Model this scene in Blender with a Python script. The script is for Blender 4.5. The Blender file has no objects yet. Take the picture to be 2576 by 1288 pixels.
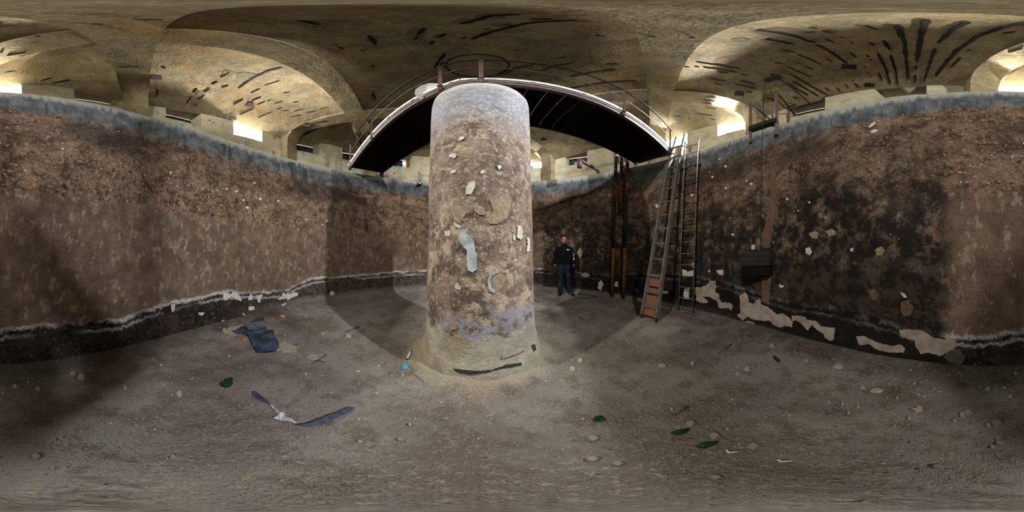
import bpy, bmesh, math, random
from math import sin, cos, pi, radians as rad, sqrt, atan2, hypot
from mathutils import Vector, Matrix, noise as mnoise
from mathutils.geometry import delaunay_2d_cdt

random.seed(7)
scene = bpy.context.scene
COL = scene.collection

# ------------------------------------------------------------------ camera, world, light
ZC = 1.41                                   # camera height above the floor under it
cam_data = bpy.data.cameras.new('camera')
cam_data.type = 'PANO'
cam_data.panorama_type = 'EQUIRECTANGULAR'
cam_data.clip_start = 0.02
cam = bpy.data.objects.new('camera', cam_data)
cam.location = (0, 0, ZC)
cam.rotation_euler = (rad(90), 0, 0)
COL.objects.link(cam)
scene.camera = cam

world = bpy.data.worlds.new('overcast_sky')
scene.world = world
world.use_nodes = True
bg = world.node_tree.nodes['Background']
bg.inputs['Color'].default_value = (0.93, 0.97, 1.0, 1)
bg.inputs['Strength'].default_value = 2.6

scene.cycles.max_bounces = 6
scene.cycles.diffuse_bounces = 3
scene.cycles.glossy_bounces = 2
scene.cycles.use_light_tree = False
scene.cycles.transmission_bounces = 4
scene.cycles.transparent_max_bounces = 6
vs = scene.view_settings
vs.view_transform = 'Standard'
vs.look = 'None'
vs.gamma = 1.0
vs.use_curve_mapping = False
vs.exposure = 0.88

# the daylit windows: strong diffuse daylight falls in through the clear ones (power per window, in photo order)
DAYLIGHT = {2: (760, (1.0, .96, .90)), 6: (100, (1, 1, 1)), 8: (280, (.97, .98, 1)), 9: (1250, (.95, .97, 1.0)), 12: (430, (1, .99, .95))}

# ------------------------------------------------------------------ geometry of the place
CX, CY = -0.415, 2.00                       # centre of the tank
R = 3.77                                    # inside radius of the tank
ZRIM = ZC + 2.80
RW = 4.42                                   # inside radius of the outer wall
RG = 4.78                                   # radius of the window glass
AU = rad(50.0)
UX, UY = sin(AU), cos(AU)                   # ceiling grid axes
VX, VY = -cos(AU), sin(AU)
def uv2w(u, v): return (u * UX + v * VX, u * UY + v * VY)
def w2uv(x, y): return (x * UX + y * UY, x * VX + y * VY)
CU, CV = w2uv(CX, CY)
ZS = 4.45                                   # beam soffit above the camera
BL = (-1.20, -0.77); BR = (2.74, 3.16); BT = (-0.345, 0.11); BF = (3.515, 3.94)

def lonlat(px, py):
    return (px - 1288) / 2576 * 2 * pi, (644 - py) / 1288 * pi
def ray(px, py):
    lo, la = lonlat(px, py)
    return Vector((sin(lo) * cos(la), cos(lo) * cos(la), sin(la)))
def circ_dist(lo, r):
    dx, dy = sin(lo), cos(lo)
    k = dx * CX + dy * CY
    return k + sqrt(max(r * r - CX * CX - CY * CY + k * k, 0.0))
def smooth(a, b, x):
    t = min(1, max(0, (x - a) / (b - a))); return t * t * (3 - 2 * t)
def floor_z(x, y):
    r = hypot(x - CX, y - CY)
    z = 0.037 * y
    z += 0.13 * (1 - smooth(0.68, 1.0, r))
    z += 0.10 * smooth(R - 0.28, R, r) ** 1.5
    z += 0.05 * smooth(R - 0.7, R, r) * smooth(2.0, 4.5, y)
    return z
def relief(x, y):
    return 0.012 * mnoise.noise((x * 1.3, y * 1.3, 3.1)) + 0.006 * mnoise.noise((x * 5, y * 5, 7.7))
def on_floor(px, py):
    d = ray(px, py); t = ZC / -d.z
    for _ in range(25):
        p = d * t
        z = floor_z(p.x, p.y) + relief(p.x, p.y)
        t = (ZC - z) / -d.z
    p = d * t
    return Vector((p.x, p.y, ZC + p.z))
def on_cyl(px, py, r=R):
    lo, la = lonlat(px, py)
    rho = circ_dist(lo, r)
    return Vector((rho * sin(lo), rho * cos(lo), ZC + rho * math.tan(la)))
def at_rho(px, py, rho):
    lo, la = lonlat(px, py)
    return Vector((rho * sin(lo), rho * cos(lo), ZC + rho * math.tan(la)))
def at_z(px, py, z):
    d = ray(px, py); t = z / d.z
    return Vector((d.x * t, d.y * t, ZC + z))
def uwall(v):  return sqrt(max(RW * RW - (v - CV) ** 2, 0.01))
def seg(x, lo, hi):
    """-> (bay, t) with bay -1,0,1"""
    if x < lo: return -1
    if x > hi: return 1
    return 0
UM0, UM1, VM0, VM1 = BL[1], BR[0], BT[1], BF[0]        # centre bay
RISE = 0.32
def ceil_rel(u, v):
    """height of the vault above the camera"""
    e = ZS + 0.06
    cu = 0 if UM0 <= u <= UM1 else (-1 if u < UM0 else 1)
    cv = 0 if VM0 <= v <= VM1 else (-1 if v < VM0 else 1)
    tu = (u - (UM0 + UM1) / 2) / ((UM1 - UM0) / 2)
    tv = (v - (VM0 + VM1) / 2) / ((VM1 - VM0) / 2)
    if cu == 0 and cv == 0:
        return e + RISE * (1 - tu * tu) * (1 - tv * tv)
    if cv == 0 or cu == 0:
        if cv == 0:
            b = BL[0] if cu < 0 else BR[1]
            wl = CU + cu * uwall(v); d = (u - b) / (wl - b); t = tv
        else:
            b = BT[0] if cv < 0 else BF[1]
            w_ = sqrt(max(RW * RW - (u - CU) ** 2, 0.01))
            wl = CV + cv * w_; d = (v - b) / (wl - b); t = tu
        d = min(1.15, max(0, d))
        return e + 0.26 * (1 - (2 * d - 1) ** 2) * (1 - 0.8 * t * t) - d * d * (0.40 - 0.30 * (1 - t * t))
    bu = BL[0] if cu < 0 else BR[1]
    bv = BT[0] if cv < 0 else BF[1]
    du, dv = abs(u - bu), abs(v - bv)
    th = atan2(dv, du)
    # distance from corner to wall in that direction
    ex, ey = cos(th) * cu, sin(th) * cv
    k = ex * (CU - bu) + ey * (CV - bv)
    D = k + sqrt(max(RW * RW - (CU - bu) ** 2 - (CV - bv) ** 2 + k * k, 0.01))
    d = min(1.15, hypot(du, dv) / D)
    return e + 0.22 * (1 - (2 * d - 1) ** 2) * sin(2 * th) - d * d * (0.40 - 0.25 * sin(2 * th))
def on_ceil(px, py, off=0.0):
    d = ray(px, py); z = ZS
    p = None
    for _ in range(30):
        t = z / d.z
        u, v = w2uv(d.x * t, d.y * t)
        onb = BL[0] <= u <= BL[1] or BR[0] <= u <= BR[1] or BT[0] <= v <= BT[1] or BF[0] <= v <= BF[1]
        zz = ZS if onb else ceil_rel(u, v)
        z = 0.5 * z + 0.5 * zz
    t = (z - off) / d.z
    return Vector((d.x * t, d.y * t, ZC + z - off))

# ------------------------------------------------------------------ materials
def lin(h):
    h = h.lstrip('#')
    c = [int(h[i:i + 2], 16) / 255 for i in (0, 2, 4)]
    return tuple(x / 12.92 if x <= .04045 else ((x + .055) / 1.055) ** 2.4 for x in c) + (1,)
class M:
    def __init__(s, name, rough=0.9, metal=0.0, spec=0.25):
        s.m = bpy.data.materials.new(name); s.m.use_nodes = True
        s.t = s.m.node_tree; s.b = s.t.nodes['Principled BSDF']
        s.b.inputs['Roughness'].default_value = rough
        s.b.inputs['Metallic'].default_value = metal
        s.b.inputs['Specular IOR Level'].default_value = spec
    def n(s, kind, **kw):
        x = s.t.nodes.new(kind)
        for k, v in kw.items(): setattr(x, k, v)
        return x
    def set(s, sock, v):
        if isinstance(v, bpy.types.NodeSocket): s.t.links.new(v, sock)
        elif isinstance(v, str): sock.default_value = lin(v)
        else: sock.default_value = v
    def pos(s): return s.n('ShaderNodeNewGeometry').outputs['Position']
    def obj(s): return s.n('ShaderNodeTexCoord').outputs['Object']
    def rnd(s): return s.n('ShaderNodeObjectInfo').outputs['Random']
    def xyz(s, v):
        x = s.n('ShaderNodeSeparateXYZ'); s.set(x.inputs[0], v); return x.outputs
    def comb(s, x, y, z):
        c = s.n('ShaderNodeCombineXYZ')
        for i, v in enumerate((x, y, z)): s.set(c.inputs[i], v)
        return c.outputs[0]
    def scale(s, v, sc):
        x = s.n('ShaderNodeVectorMath', operation='MULTIPLY'); s.set(x.inputs[0], v); x.inputs[1].default_value = sc
        return x.outputs[0]
    def math(s, op, a, b=0.0, clamp=False):
        x = s.n('ShaderNodeMath', operation=op); x.use_clamp = clamp
        s.set(x.inputs[0], a); s.set(x.inputs[1], b); return x.outputs[0]
    def noise(s, v, sc, det=6.0, ro=0.6, dist=0.0):
        x = s.n('ShaderNodeTexNoise'); s.set(x.inputs['Vector'], v)
        x.inputs['Scale'].default_value = sc; x.inputs['Detail'].default_value = min(det, 4.0 if sc < 20 else 2.5)
        x.inputs['Roughness'].default_value = ro; x.inputs['Distortion'].default_value = dist
        return x.outputs['Fac']
    def vor(s, v, sc, feature='F1', out='Distance'):
        x = s.n('ShaderNodeTexVoronoi', feature=feature); s.set(x.inputs['Vector'], v)
        x.inputs['Scale'].default_value = sc; return x.outputs[out]
    def step(s, f, a, b):
        x = s.n('ShaderNodeMapRange', interpolation_type='SMOOTHSTEP'); s.set(x.inputs['Value'], f)
        x.inputs['From Min'].default_value = a; x.inputs['From Max'].default_value = b
        return x.outputs['Result']
    def mix(s, f, a, b, mode='MIX'):
        x = s.n('ShaderNodeMix', data_type='RGBA', blend_type=mode)
        s.set(x.inputs[0], f); s.set(x.inputs[6], a); s.set(x.inputs[7], b); return x.outputs[2]
    def ramp(s, f, stops, interp='LINEAR'):
        x = s.n('ShaderNodeValToRGB'); s.set(x.inputs[0], f); cr = x.color_ramp; cr.interpolation = interp
        while len(cr.elements) < len(stops): cr.elements.new(0.5)
        for e, (p, c) in zip(cr.elements, stops):
            e.position = p; e.color = lin(c) if isinstance(c, str) else (c, c, c, 1)
        return x.outputs['Color']
    def bump(s, h, strength=0.5, dist=0.02):
        x = s.n('ShaderNodeBump'); s.set(x.inputs['Height'], h)
        x.inputs['Strength'].default_value = strength; x.inputs['Distance'].default_value = dist
        s.t.links.new(x.outputs[0], s.b.inputs['Normal'])
    def color(s, c): s.set(s.b.inputs['Base Color'], c); return s
    def rough(s, c): s.set(s.b.inputs['Roughness'], c); return s

def simple(name, c1, c2=None, sc=8.0, rough=0.85, metal=0.0, spec=0.25, bump=0.0, stretch=None):
    m = M(name, rough, metal, spec)
    v = m.obj()
    if stretch: v = m.scale(v, stretch)
    n = m.noise(v, sc)
    m.color(m.mix(m.step(n, .35, .65), c1, c2 or c1))
    if bump: m.bump(n, bump, 0.01)
    return m.m

MT = {}
# --- tank wall
def ang(x, y): return atan2(y - CY, x - CX)
def tank_material():
    m = M('tank_wall_plaster', 0.88, 0, 0.2)
    p = m.pos(); X, Y, Z = m.xyz(p)[:3]
    z = m.math('SUBTRACT', Z, ZC)
    a = m.math('ARCTAN2', m.math('SUBTRACT', Y, CY), m.math('SUBTRACT', X, CX))
    a01 = m.math('MULTIPLY_ADD', a, 1 / (2 * pi)); a01.node.inputs[2].default_value = 0.5
    big = m.noise(p, 1.1, 3); mid = m.noise(p, 4.5, 6, .65); fine = m.noise(p, 22, 5, .7)
    vstr = m.noise(m.scale(p, (1, 1, .12)), 9, 5, .7)
    blot = m.noise(m.scale(p, (1, 1, .6)), 9, 8, .72)
    grit = m.noise(p, 90, 3, .7)
    n13 = m.noise(p, 13, 6, .75); low2 = m.noise(p, 2.3, 2)
    # smooth brown coat
    brown = m.mix(m.step(mid, .32, .7), '#55453a', '#726051')
    brown = m.mix(m.math('MULTIPLY', m.step(blot, .53, .66), .8), brown, '#988671')
    brown = m.mix(m.math('MULTIPLY', m.step(vstr, .55, .72), .35), brown, '#3a2c25')
    brown = m.mix(m.math('MULTIPLY', m.step(grit, .5, .75), .28), brown, '#a08a76')
    # rough upper coat
    rough = m.mix(m.step(mid, .35, .65), '#453529', '#7d6754')
    rough = m.mix(m.math('MULTIPLY', m.step(fine, .52, .66), .8), rough, '#97836e')
    flk = m.math('MULTIPLY', m.step(n13, .555, .60), m.step(low2, .40, .58))
    rough = m.mix(m.math('MULTIPLY', flk, .85), rough, '#1c1715')
    wsp = m.step(m.vor(p, 11), .13, .09)
    wsp = m.math('MULTIPLY', wsp, m.step(low2, .54, .48))
    rough = m.mix(m.math('MULTIPLY', wsp, .9), rough, '#cfc6ba')
    zj2 = m.math('ADD', z, m.math('MULTIPLY', m.math('SUBTRACT', mid, .5), .35))
    f_r = m.step(zj2, .68, .76)
    col = m.mix(f_r, brown, rough)
    # dark stained strip under the grey band
    dk = m.math('MULTIPLY', m.step(zj2, 1.45, 1.75), m.step(zj2, 2.35, 2.0))
    col = m.mix(m.math('MULTIPLY', dk, m.math('MULTIPLY', m.step(big, .42, .6), .75)), col, '#261f1c')
    # grey cement band below the rim with drip streaks
    drip = m.noise(m.scale(p, (1, 1, .05)), 14, 4, .7)
    grey = m.mix(m.step(mid, .3, .7), '#43484c', '#6d7375')
    grey = m.mix(m.math('MULTIPLY', m.step(drip, .5, .68), .8), grey, '#33373c')
    grey = m.mix(m.step(m.math('ADD', z, m.math('MULTIPLY', m.math('SUBTRACT', drip, .5), .5)), 2.55, 2.72), grey, '#989a92')
    f_g = m.step(m.math('ADD', z, m.math('MULTIPLY', m.math('SUBTRACT', vstr, .5), .8)), 2.10, 2.32)
    col = m.mix(f_g, col, grey)
    # salt line and damp foot
    pts = [(0, 830), (150, 815), (300, 808), (400, 770), (480, 752), (560, 735), (640, 735), (715, 735), (755, 712), (790, 700), (850, 697), (930, 690),
           (1000, 684), (1080, 680), (1345, 676), (1430, 684), (1500, 692), (1600, 690), (1720, 690), (1800, 705), (1900, 735), (2000, 765), (2100, 775), (2200, 800), (2300, 835), (2450, 850)]
    st = []
    for q in pts:
        w = on_cyl(*q); st.append(((ang(w.x, w.y) / (2 * pi) + .5) % 1.0, (w.z - ZC + 1.5) / 1.5))
    st.sort()
    st = [(0.0, (st[0][1] + st[-1][1]) / 2)] + st + [(1.0, (st[0][1] + st[-1][1]) / 2)]
    ln = m.math('MULTIPLY_ADD', m.ramp(a01, [(q, v) for q, v in st]), 1.5); ln.node.inputs[2].default_value = -1.5
    d = m.math('SUBTRACT', z, ln)
    dn = m.math('ADD', d, m.math('ADD', m.math('MULTIPLY', m.math('SUBTRACT', mid, .5), .22), m.math('MULTIPLY', m.math('SUBTRACT', fine, .5), .07)))
    damp = m.mix(m.step(mid, .35, .65), '#1a1512', '#3a302a')
    damp = m.mix(m.math('MULTIPLY', m.math('MULTIPLY', m.step(Y, -1.0, 1.0), m.step(X, 1.0, -1.0)), m.math('MULTIPLY', m.step(n13, .40, .62), .8)), damp, '#5d5046')
    damp = m.mix(m.math('MULTIPLY', m.step(fine, .60, .68), .55), damp, '#8b847b')
    # pale dusty strip at the very foot
    hf = m.math('SUBTRACT', Z, m.math('MULTIPLY', Y, .037))
    damp = m.mix(m.math('MULTIPLY', m.step(m.math('ADD', hf, m.math('MULTIPLY', m.math('SUBTRACT', mid, .5), .25)), .30, .12), m.math('MULTIPLY', m.step(Y, -.8, 1.6), .75)), damp, '#7a756b')
    col = m.mix(m.step(dn, .015, -.03), col, damp)
    salt = m.math('MULTIPLY', m.math('MULTIPLY', m.step(m.math('ABSOLUTE', dn), .055, .005), m.step(grit, .40, .58)), m.step(low2, .36, .56))
    dn2 = m.math('ADD', m.math('ADD', d, .12), m.math('MULTIPLY', m.math('SUBTRACT', blot, .5), .2))
    salt2 = m.math('MULTIPLY', m.math('MULTIPLY', m.step(m.math('ABSOLUTE', dn2), .045, .003), m.step(grit, .40, .56)), m.step(big, .38, .52))
    salt = m.math('MAXIMUM', salt, m.math('MULTIPLY', salt2, .7))
    col = m.mix(m.math('MULTIPLY', salt, m.math('MULTIPLY_ADD', fine, 1.1, True)), col, '#d9dadb')
    # black mould and painted-in shade on the side under the steel ladder and the hanging weight
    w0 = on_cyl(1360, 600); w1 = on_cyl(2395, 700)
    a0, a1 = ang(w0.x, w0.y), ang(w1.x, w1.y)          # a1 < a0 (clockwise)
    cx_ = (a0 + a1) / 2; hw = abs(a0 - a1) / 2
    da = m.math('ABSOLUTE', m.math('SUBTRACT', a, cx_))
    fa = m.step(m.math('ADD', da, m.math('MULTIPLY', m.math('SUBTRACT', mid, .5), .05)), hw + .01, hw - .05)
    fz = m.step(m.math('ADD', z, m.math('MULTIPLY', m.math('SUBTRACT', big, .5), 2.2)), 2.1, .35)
    mould_shade = m.math('MULTIPLY', fa, m.math('MULTIPLY', fz, m.math('MAXIMUM', m.step(m.math('ADD', m.math('MULTIPLY', n13, .45), m.math('MULTIPLY', mid, .55)), .66, .46), m.math('MULTIPLY', m.step(m.math('ADD', z, m.math('MULTIPLY', mid, .8)), 1.1, .1), .82))))
    col = m.mix(m.math('MULTIPLY', mould_shade, .94), col, '#120e0c')
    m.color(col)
    h = m.math('ADD', m.math('MULTIPLY', fine, .5), m.math('MULTIPLY', m.math('MULTIPLY', n13, m.step(z, .6, .9)), 1.6))
    m.bump(h, .75, .025)
    return m.m
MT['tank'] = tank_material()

def pillar_material():
    m = M('pillar_plaster', 0.85, 0, .25)
    p = m.pos(); Z = m.xyz(p)[2]; z = m.math('SUBTRACT', Z, ZC)
    mid = m.noise(p, 4.2, 6, .68); fine = m.noise(p, 24, 6, .72); big = m.noise(p, 1.6, 4, .6)
    vs_ = m.noise(m.scale(p, (1, 1, .2)), 7, 6, .7)
    col = m.mix(m.step(mid, .36, .64), '#54443b', '#7d6c60')
    tan = m.math('MULTIPLY', m.step(m.noise(p, 6.5, 8, .75), .45, .59), m.math('MULTIPLY_ADD', m.step(big, .38, .62), .75)); tan.node.inputs[1].links[0].from_node.inputs[2].default_value = .2
    col = m.mix(tan, col, '#ab9a84')
    col = m.mix(m.math('MULTIPLY', m.step(fine, .53, .66), .5), col, '#c2b39f')
    col = m.mix(m.math('MULTIPLY', m.step(vs_, .56, .7), .3), col, '#3a2d2a')
    zj = m.math('ADD', z, m.math('MULTIPLY', m.math('SUBTRACT', mid, .5), 1.3))
    up = m.mix(m.step(fine, .35, .65), '#6c7077', '#90959b')
    up = m.mix(m.math('MULTIPLY', m.step(mid, .5, .62), .6), up, '#6e645f')
    col = m.mix(m.math('MULTIPLY', m.step(zj, 1.25, 2.05), .9), col, up)
    cap = m.mix(m.step(mid, .4, .6), '#8c8d86', '#a5a498')
    cap = m.mix(m.math('MULTIPLY', m.step(m.noise(m.scale(p, (1, 1, .3)), 3.4, 3), .60, .70), .6), cap, '#b08a4c')
    col = m.mix(m.step(m.math('ADD', z, m.math('MULTIPLY', m.math('SUBTRACT', mid, .5), .4)), 2.40, 2.62), col, cap)
    # lower yellowish bared render with a ragged edge
    zl = m.math('ADD', z, m.math('MULTIPLY', m.math('SUBTRACT', m.noise(m.scale(p, (1, 1, .7)), 5.5, 5, .62), .5), .62))
    blue = m.mix(m.step(mid, .35, .6), '#4a4648', '#8d909a')
    col = m.mix(m.math('MULTIPLY', m.step(zl, -.48, -.60), m.math('MULTIPLY', m.step(big, .40, .56), m.step(mid, .40, .55))), col, blue)
    low = m.mix(m.step(mid, .35, .68), '#888172', '#a29c8e')
    low = m.mix(m.math('MULTIPLY', m.step(big, .5, .66), .6), low, '#857652')
    low = m.mix(m.math('MULTIPLY', m.step(fine, .58, .7), .5), low, '#bab6a6')
    col = m.mix(m.step(zl, -.735, -.765), col, low)
    m.color(col)
    m.bump(m.math('ADD', m.math('MULTIPLY', fine, .6), mid), .7, .02)
    return m.m
MT['pillar'] = pillar_material()

def concrete(name, c1, c2, c3, rust='#8a6a3c', stain=.45, fine_sc=30):
    m = M(name, .92, 0, .15)
    p = m.pos()
    big = m.noise(p, 1.0, 4, .6); mid = m.noise(p, 3.7, 6, .65); fine = m.noise(p, fine_sc, 5, .7)
    col = m.mix(m.step(mid, .34, .66), c1, c2)
    col = m.mix(m.math('MULTIPLY', m.step(m.noise(p, 2.2, 6, .7, .6), .52, .62), .55), col, c3)
    col = m.mix(m.math('MULTIPLY', m.step(big, .52, .70), stain), col, rust)
    col = m.mix(m.math('MULTIPLY', m.step(fine, .5, .7), .25), col, '#c9bda0')
    m.color(col)
    m.bump(m.math('ADD', mid, m.math('MULTIPLY', fine, .5)), .6, .03)
    return m.m
MT['vault'] = concrete('vault_concrete', '#6b604a', '#84765a', '#4f483d', '#86652f', .55)
MT['beam'] = concrete('beam_concrete', '#726850', '#8d8064', '#595346', '#8a6a38', .5)
MT['outer'] = concrete('outer_wall_limewash', '#a9a288', '#bdb69d', '#98917c', '#a58a5a', .35)
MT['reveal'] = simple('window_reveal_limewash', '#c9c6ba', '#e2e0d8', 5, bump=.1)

def floor_material():
    m = M('dirt_floor', .95, 0, .15)
    p = m.pos(); X, Y, Z = m.xyz(p)[:3]
    big = m.noise(p, .9, 4, .6); mid = m.noise(p, 4, 6, .68); fine = m.noise(p, 38, 6, .75); grit = m.noise(p, 150, 3, .7)
    col = m.mix(m.step(big, .36, .62), '#6b6057', '#8e8880')
    col = m.mix(m.math('MULTIPLY', m.step(mid, .48, .64), .6), col, '#5a4e42')
    col = m.mix(m.math('MULTIPLY', m.step(fine, .52, .68), .55), col, '#a29a8a')
    col = m.mix(m.math('MULTIPLY', m.step(grit, .58, .72), .5), col, '#aca595')
    col = m.mix(m.math('MULTIPLY', m.step(grit, .42, .30), .5), col, '#332b24')
    dx = m.math('SUBTRACT', X, CX); dy = m.math('SUBTRACT', Y, CY)
    r = m.math('SQRT', m.math('ADD', m.math('MULTIPLY', dx, dx), m.math('MULTIPLY', dy, dy)))
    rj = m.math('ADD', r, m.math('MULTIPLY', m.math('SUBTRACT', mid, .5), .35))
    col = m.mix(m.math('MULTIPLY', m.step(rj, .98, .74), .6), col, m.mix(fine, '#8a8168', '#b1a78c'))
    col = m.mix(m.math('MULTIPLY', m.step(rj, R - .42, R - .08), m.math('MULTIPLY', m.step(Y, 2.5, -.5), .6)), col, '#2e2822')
    wob = m.n('ShaderNodeVectorMath', operation='ADD'); nz = m.n('ShaderNodeTexNoise'); m.set(nz.inputs['Vector'], p); nz.inputs['Scale'].default_value = 6
    m.set(wob.inputs[0], p); m.set(wob.inputs[1], m.scale(nz.outputs['Color'], (.10, .10, 0)))
    crack = m.vor(m.scale(wob.outputs[0], (1, 1, .1)), 30, 'DISTANCE_TO_EDGE')
    msk = m.math('MULTIPLY', m.step(m.noise(p, 1.3, 3), .46, .58), m.step(m.math('SUBTRACT', m.math('MULTIPLY', X, .5), Y), -1.3, .2))
    ck = m.math('MULTIPLY', m.step(crack, .09, .02), m.math('MULTIPLY', msk, m.step(mid, .40, .56)))
    col = m.mix(m.math('MULTIPLY', ck, .38), col, '#2a221b')
    m.color(col)
    h = m.math('ADD', m.math('MULTIPLY', fine, 1.0), m.math('MULTIPLY', grit, .5))
    h = m.math('ADD', h, m.math('MULTIPLY', mid, 1.2))
    m.bump(h, 1.0, .03)
    return m.m
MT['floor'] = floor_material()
MT['dust'] = simple('pale_dust', '#837b6c', '#979080', 30, bump=.5)
MT['plaster'] = simple('bare_white_plaster', '#b3ada1', '#cac5ba', 14, bump=.25)
MT['drip'] = simple('dark_drip_stain', '#2f3030', '#4a4842', 18, .8, 0, .3, .2, (1, 1, .2))
MT['gap'] = simple('dark_gap', '#211d1b', '#37312c', 18, bump=.4)
MT['plaster_pink'] = simple('bare_pinkish_plaster', '#8f7d6d', '#a39b90', 7, bump=.4)
MT['plaster_tan'] = simple('bare_tan_render', '#7f6f58', '#948468', 18, bump=.5)
MT['pillar_tan'] = simple('pillar_bared_render', '#85745f', '#9a8a72', 26, bump=.8)
MT['plaster_brown'] = simple('bare_brown_render', '#574537', '#665444', 16, bump=.5)
MT['plaster_blue'] = simple('curled_pale_blue_plaster', '#8c979b', '#b4babb', 9, bump=.3)
MT['rust_groove'] = simple('corroded_rebar', '#0d0b0a', '#1d1612', 30, bump=.5)
MT['spall'] = simple('spalled_concrete', '#57503f', '#6a614d', 20, bump=.6)
MT['steel_red'] = simple('red_oxide_steel', '#4c3a38', '#63504d', 20, .6, .2, .4, .2)
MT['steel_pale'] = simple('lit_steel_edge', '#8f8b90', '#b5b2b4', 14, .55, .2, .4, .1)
MT['steel_dark'] = simple('black_steel', '#131213', '#211e1e', 12, .6, .4, .4, .1)
MT['plank'] = simple('dark_wet_plank', '#0d0a08', '#1a1410', 6, .9, 0, .1, .3, (1, 6, 6))
MT['board_white'] = simple('white_dusty_board', '#b9b7b0', '#d6d5d0', 9, .8, 0, .2, .1)
MT['pipe_rust'] = simple('rusty_pipe', '#3b241a', '#6a3d22', 14, .85, .1, .2, .4)
MT['pipe_orange'] = simple('orange_rust_scale', '#2e1d12', '#7c4c1a', 22, .95, 0, .1, .6)
MT['pipe_black'] = simple('blackened_pipe', '#0e0c0b', '#1d1714', 10, .8, .2, .3, .2)
MT['pipe_brown'] = simple('brown_painted_pipe', '#4a3433', '#5e4543', 12, .6, .1, .4, .1)
MT['wood_grey'] = simple('weathered_ladder_wood', '#4c4741', '#6a635d', 7, .85, 0, .2, .3, (6, 6, .7))
MT['wood_red'] = simple('red_brown_board', '#6b4433', '#7e5540', 8, .8, 0, .2, .2, (1, 6, 6))
MT['ladder_steel'] = simple('flaking_ladder_steel', '#3a2c27', '#8a8078', 24, .8, .2, .3, .4)
MT['cement'] = simple('cement_footing', '#4a453f', '#625c54', 12, bump=.5)
MT['wood_dark'] = simple('blackened_timber', '#191817', '#2c2a28', 3, .8, 0, .2, .1, (1, 1, 8))
MT['frame'] = simple('window_frame_steel', '#161514', '#26221f', 20, .6, .3, .3, .1)
MT['frame_pale'] = simple('pale_window_frame', '#55585c', '#6a6c70', 20, .6, .1, .3, .1)
MT['notice'] = simple('blue_notice', '#7fa6c9', '#8fb3d0', 6, .5)
MT['ink'] = simple('dark_ink', '#15171c', '#20242a', 6, .6)
MT['brick'] = simple('exposed_red_brick', '#a8523a', '#b8664a', 20, bump=.4)
MT['stone'] = simple('loose_stone', '#81796b', '#a39b8b', 12, bump=.5)
MT['stone_pale'] = simple('pale_chip', '#a9a498', '#c6c2b8', 12, bump=.3)
MT['stone_pink'] = simple('pinkish_plaster_lump', '#8d7768', '#a39084', 10, bump=.5)
MT['mud'] = simple('mud_slab', '#756b5c', '#8d8474', 10, bump=.5)
MT['gravel'] = simple('gravel', '#453d33', '#a39b8b', 55, bump=.2)
MT['twig'] = simple('dry_twig', '#3f352b', '#655a4c', 12, bump=.3)
MT['tile_red'] = simple('terracotta_sherd', '#6d4631', '#8a5d42', 12, bump=.3)
MT['tarp'] = simple('blue_black_plastic', '#1f2935', '#3c4a5c', 5, .33, 0, .6, .25)
MT['tarp_dusty'] = simple('dusty_plastic', '#4a5157', '#5e6468', 6, .6, 0, .3, .25)
MT['strip'] = simple('dark_plastic_strip', '#2a2c3c', '#414459', 5, .4, 0, .5, .1, (1, 8, 8))
MT['strip_white'] = simple('crumpled_pale_film', '#8f8f98', '#d5d5da', 30, .4, 0, .5, .6)
MT['blue_foil'] = simple('blue_foil', '#1c6f9e', '#58b4d6', 22, .3, .3, .6, .3)
MT['white_plastic'] = simple('white_plastic', '#a8aeb4', '#c3c8cc', 10, .4, 0, .5)
MT['red_plastic'] = simple('red_plastic', '#9a2a22', '#a83228', 10, .4, 0, .5)
MT['skin'] = simple('skin', '#b5685c', '#c67a6c', 18, .55, 0, .35)
MT['lips'] = simple('lips', '#8c463f', '#9a5048', 20, .5)
MT['hair'] = simple('short_dark_hair', '#1d1512', '#30241d', 40, .8)
MT['jacket'] = simple('black_fleece', '#070708', '#0d0d0f', 60, .95, 0, .15, .3)
MT['jeans'] = simple('blue_denim', '#10171f', '#1d2b3c', 9, .9, 0, .15, .2)
MT['shoe'] = simple('black_shoe', '#0b0b0c', '#141415', 20, .5, 0, .4)
MT['white_print'] = simple('white_print', '#d6dde2', '#e6ebee', 20, .6)
MT['pale_blue_plastic'] = simple('pale_blue_plastic', '#9db6c4', '#b4c9d4', 12, .5)
MT['bare_wood'] = simple('bare_wood', '#8d6437', '#a87c48', 8, .8, 0, .2, .2, (6, 6, 1))
def glassy(name, col, alpha, rough=.1):
    m = bpy.data.materials.new(name); m.use_nodes = True; t = m.node_tree
    for n in list(t.nodes): t.nodes.remove(n)
    out = t.nodes.new('ShaderNodeOutputMaterial'); mx = t.nodes.new('ShaderNodeMixShader')
    tr = t.nodes.new('ShaderNodeBsdfTransparent'); pr = t.nodes.new('ShaderNodeBsdfPrincipled')
    tx = t.nodes.new('ShaderNodeTexNoise'); tx.inputs['Scale'].default_value = 6
    mr = t.nodes.new('ShaderNodeMapRange'); mr.inputs['To Min'].default_value = max(0, alpha - .06); mr.inputs['To Max'].default_value = min(1, alpha + .06)
    t.links.new(tx.outputs['Fac'], mr.inputs['Value']); t.links.new(mr.outputs[0], mx.inputs[0])
    pr.inputs['Base Color'].default_value = lin(col); pr.inputs['Roughness'].default_value = rough
    tr.inputs['Color'].default_value = (1, 1, 1, 1)
    t.links.new(tr.outputs[0], mx.inputs[1]); t.links.new(pr.outputs[0], mx.inputs[2]); t.links.new(mx.outputs[0], out.inputs[0])
    return m
MT['pane_clear'] = glassy('clear_pane', '#c8d0d4', .12)
MT['pane_dirty'] = glassy('sooty_pane', '#2a2a2b', .985, .5)
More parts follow.
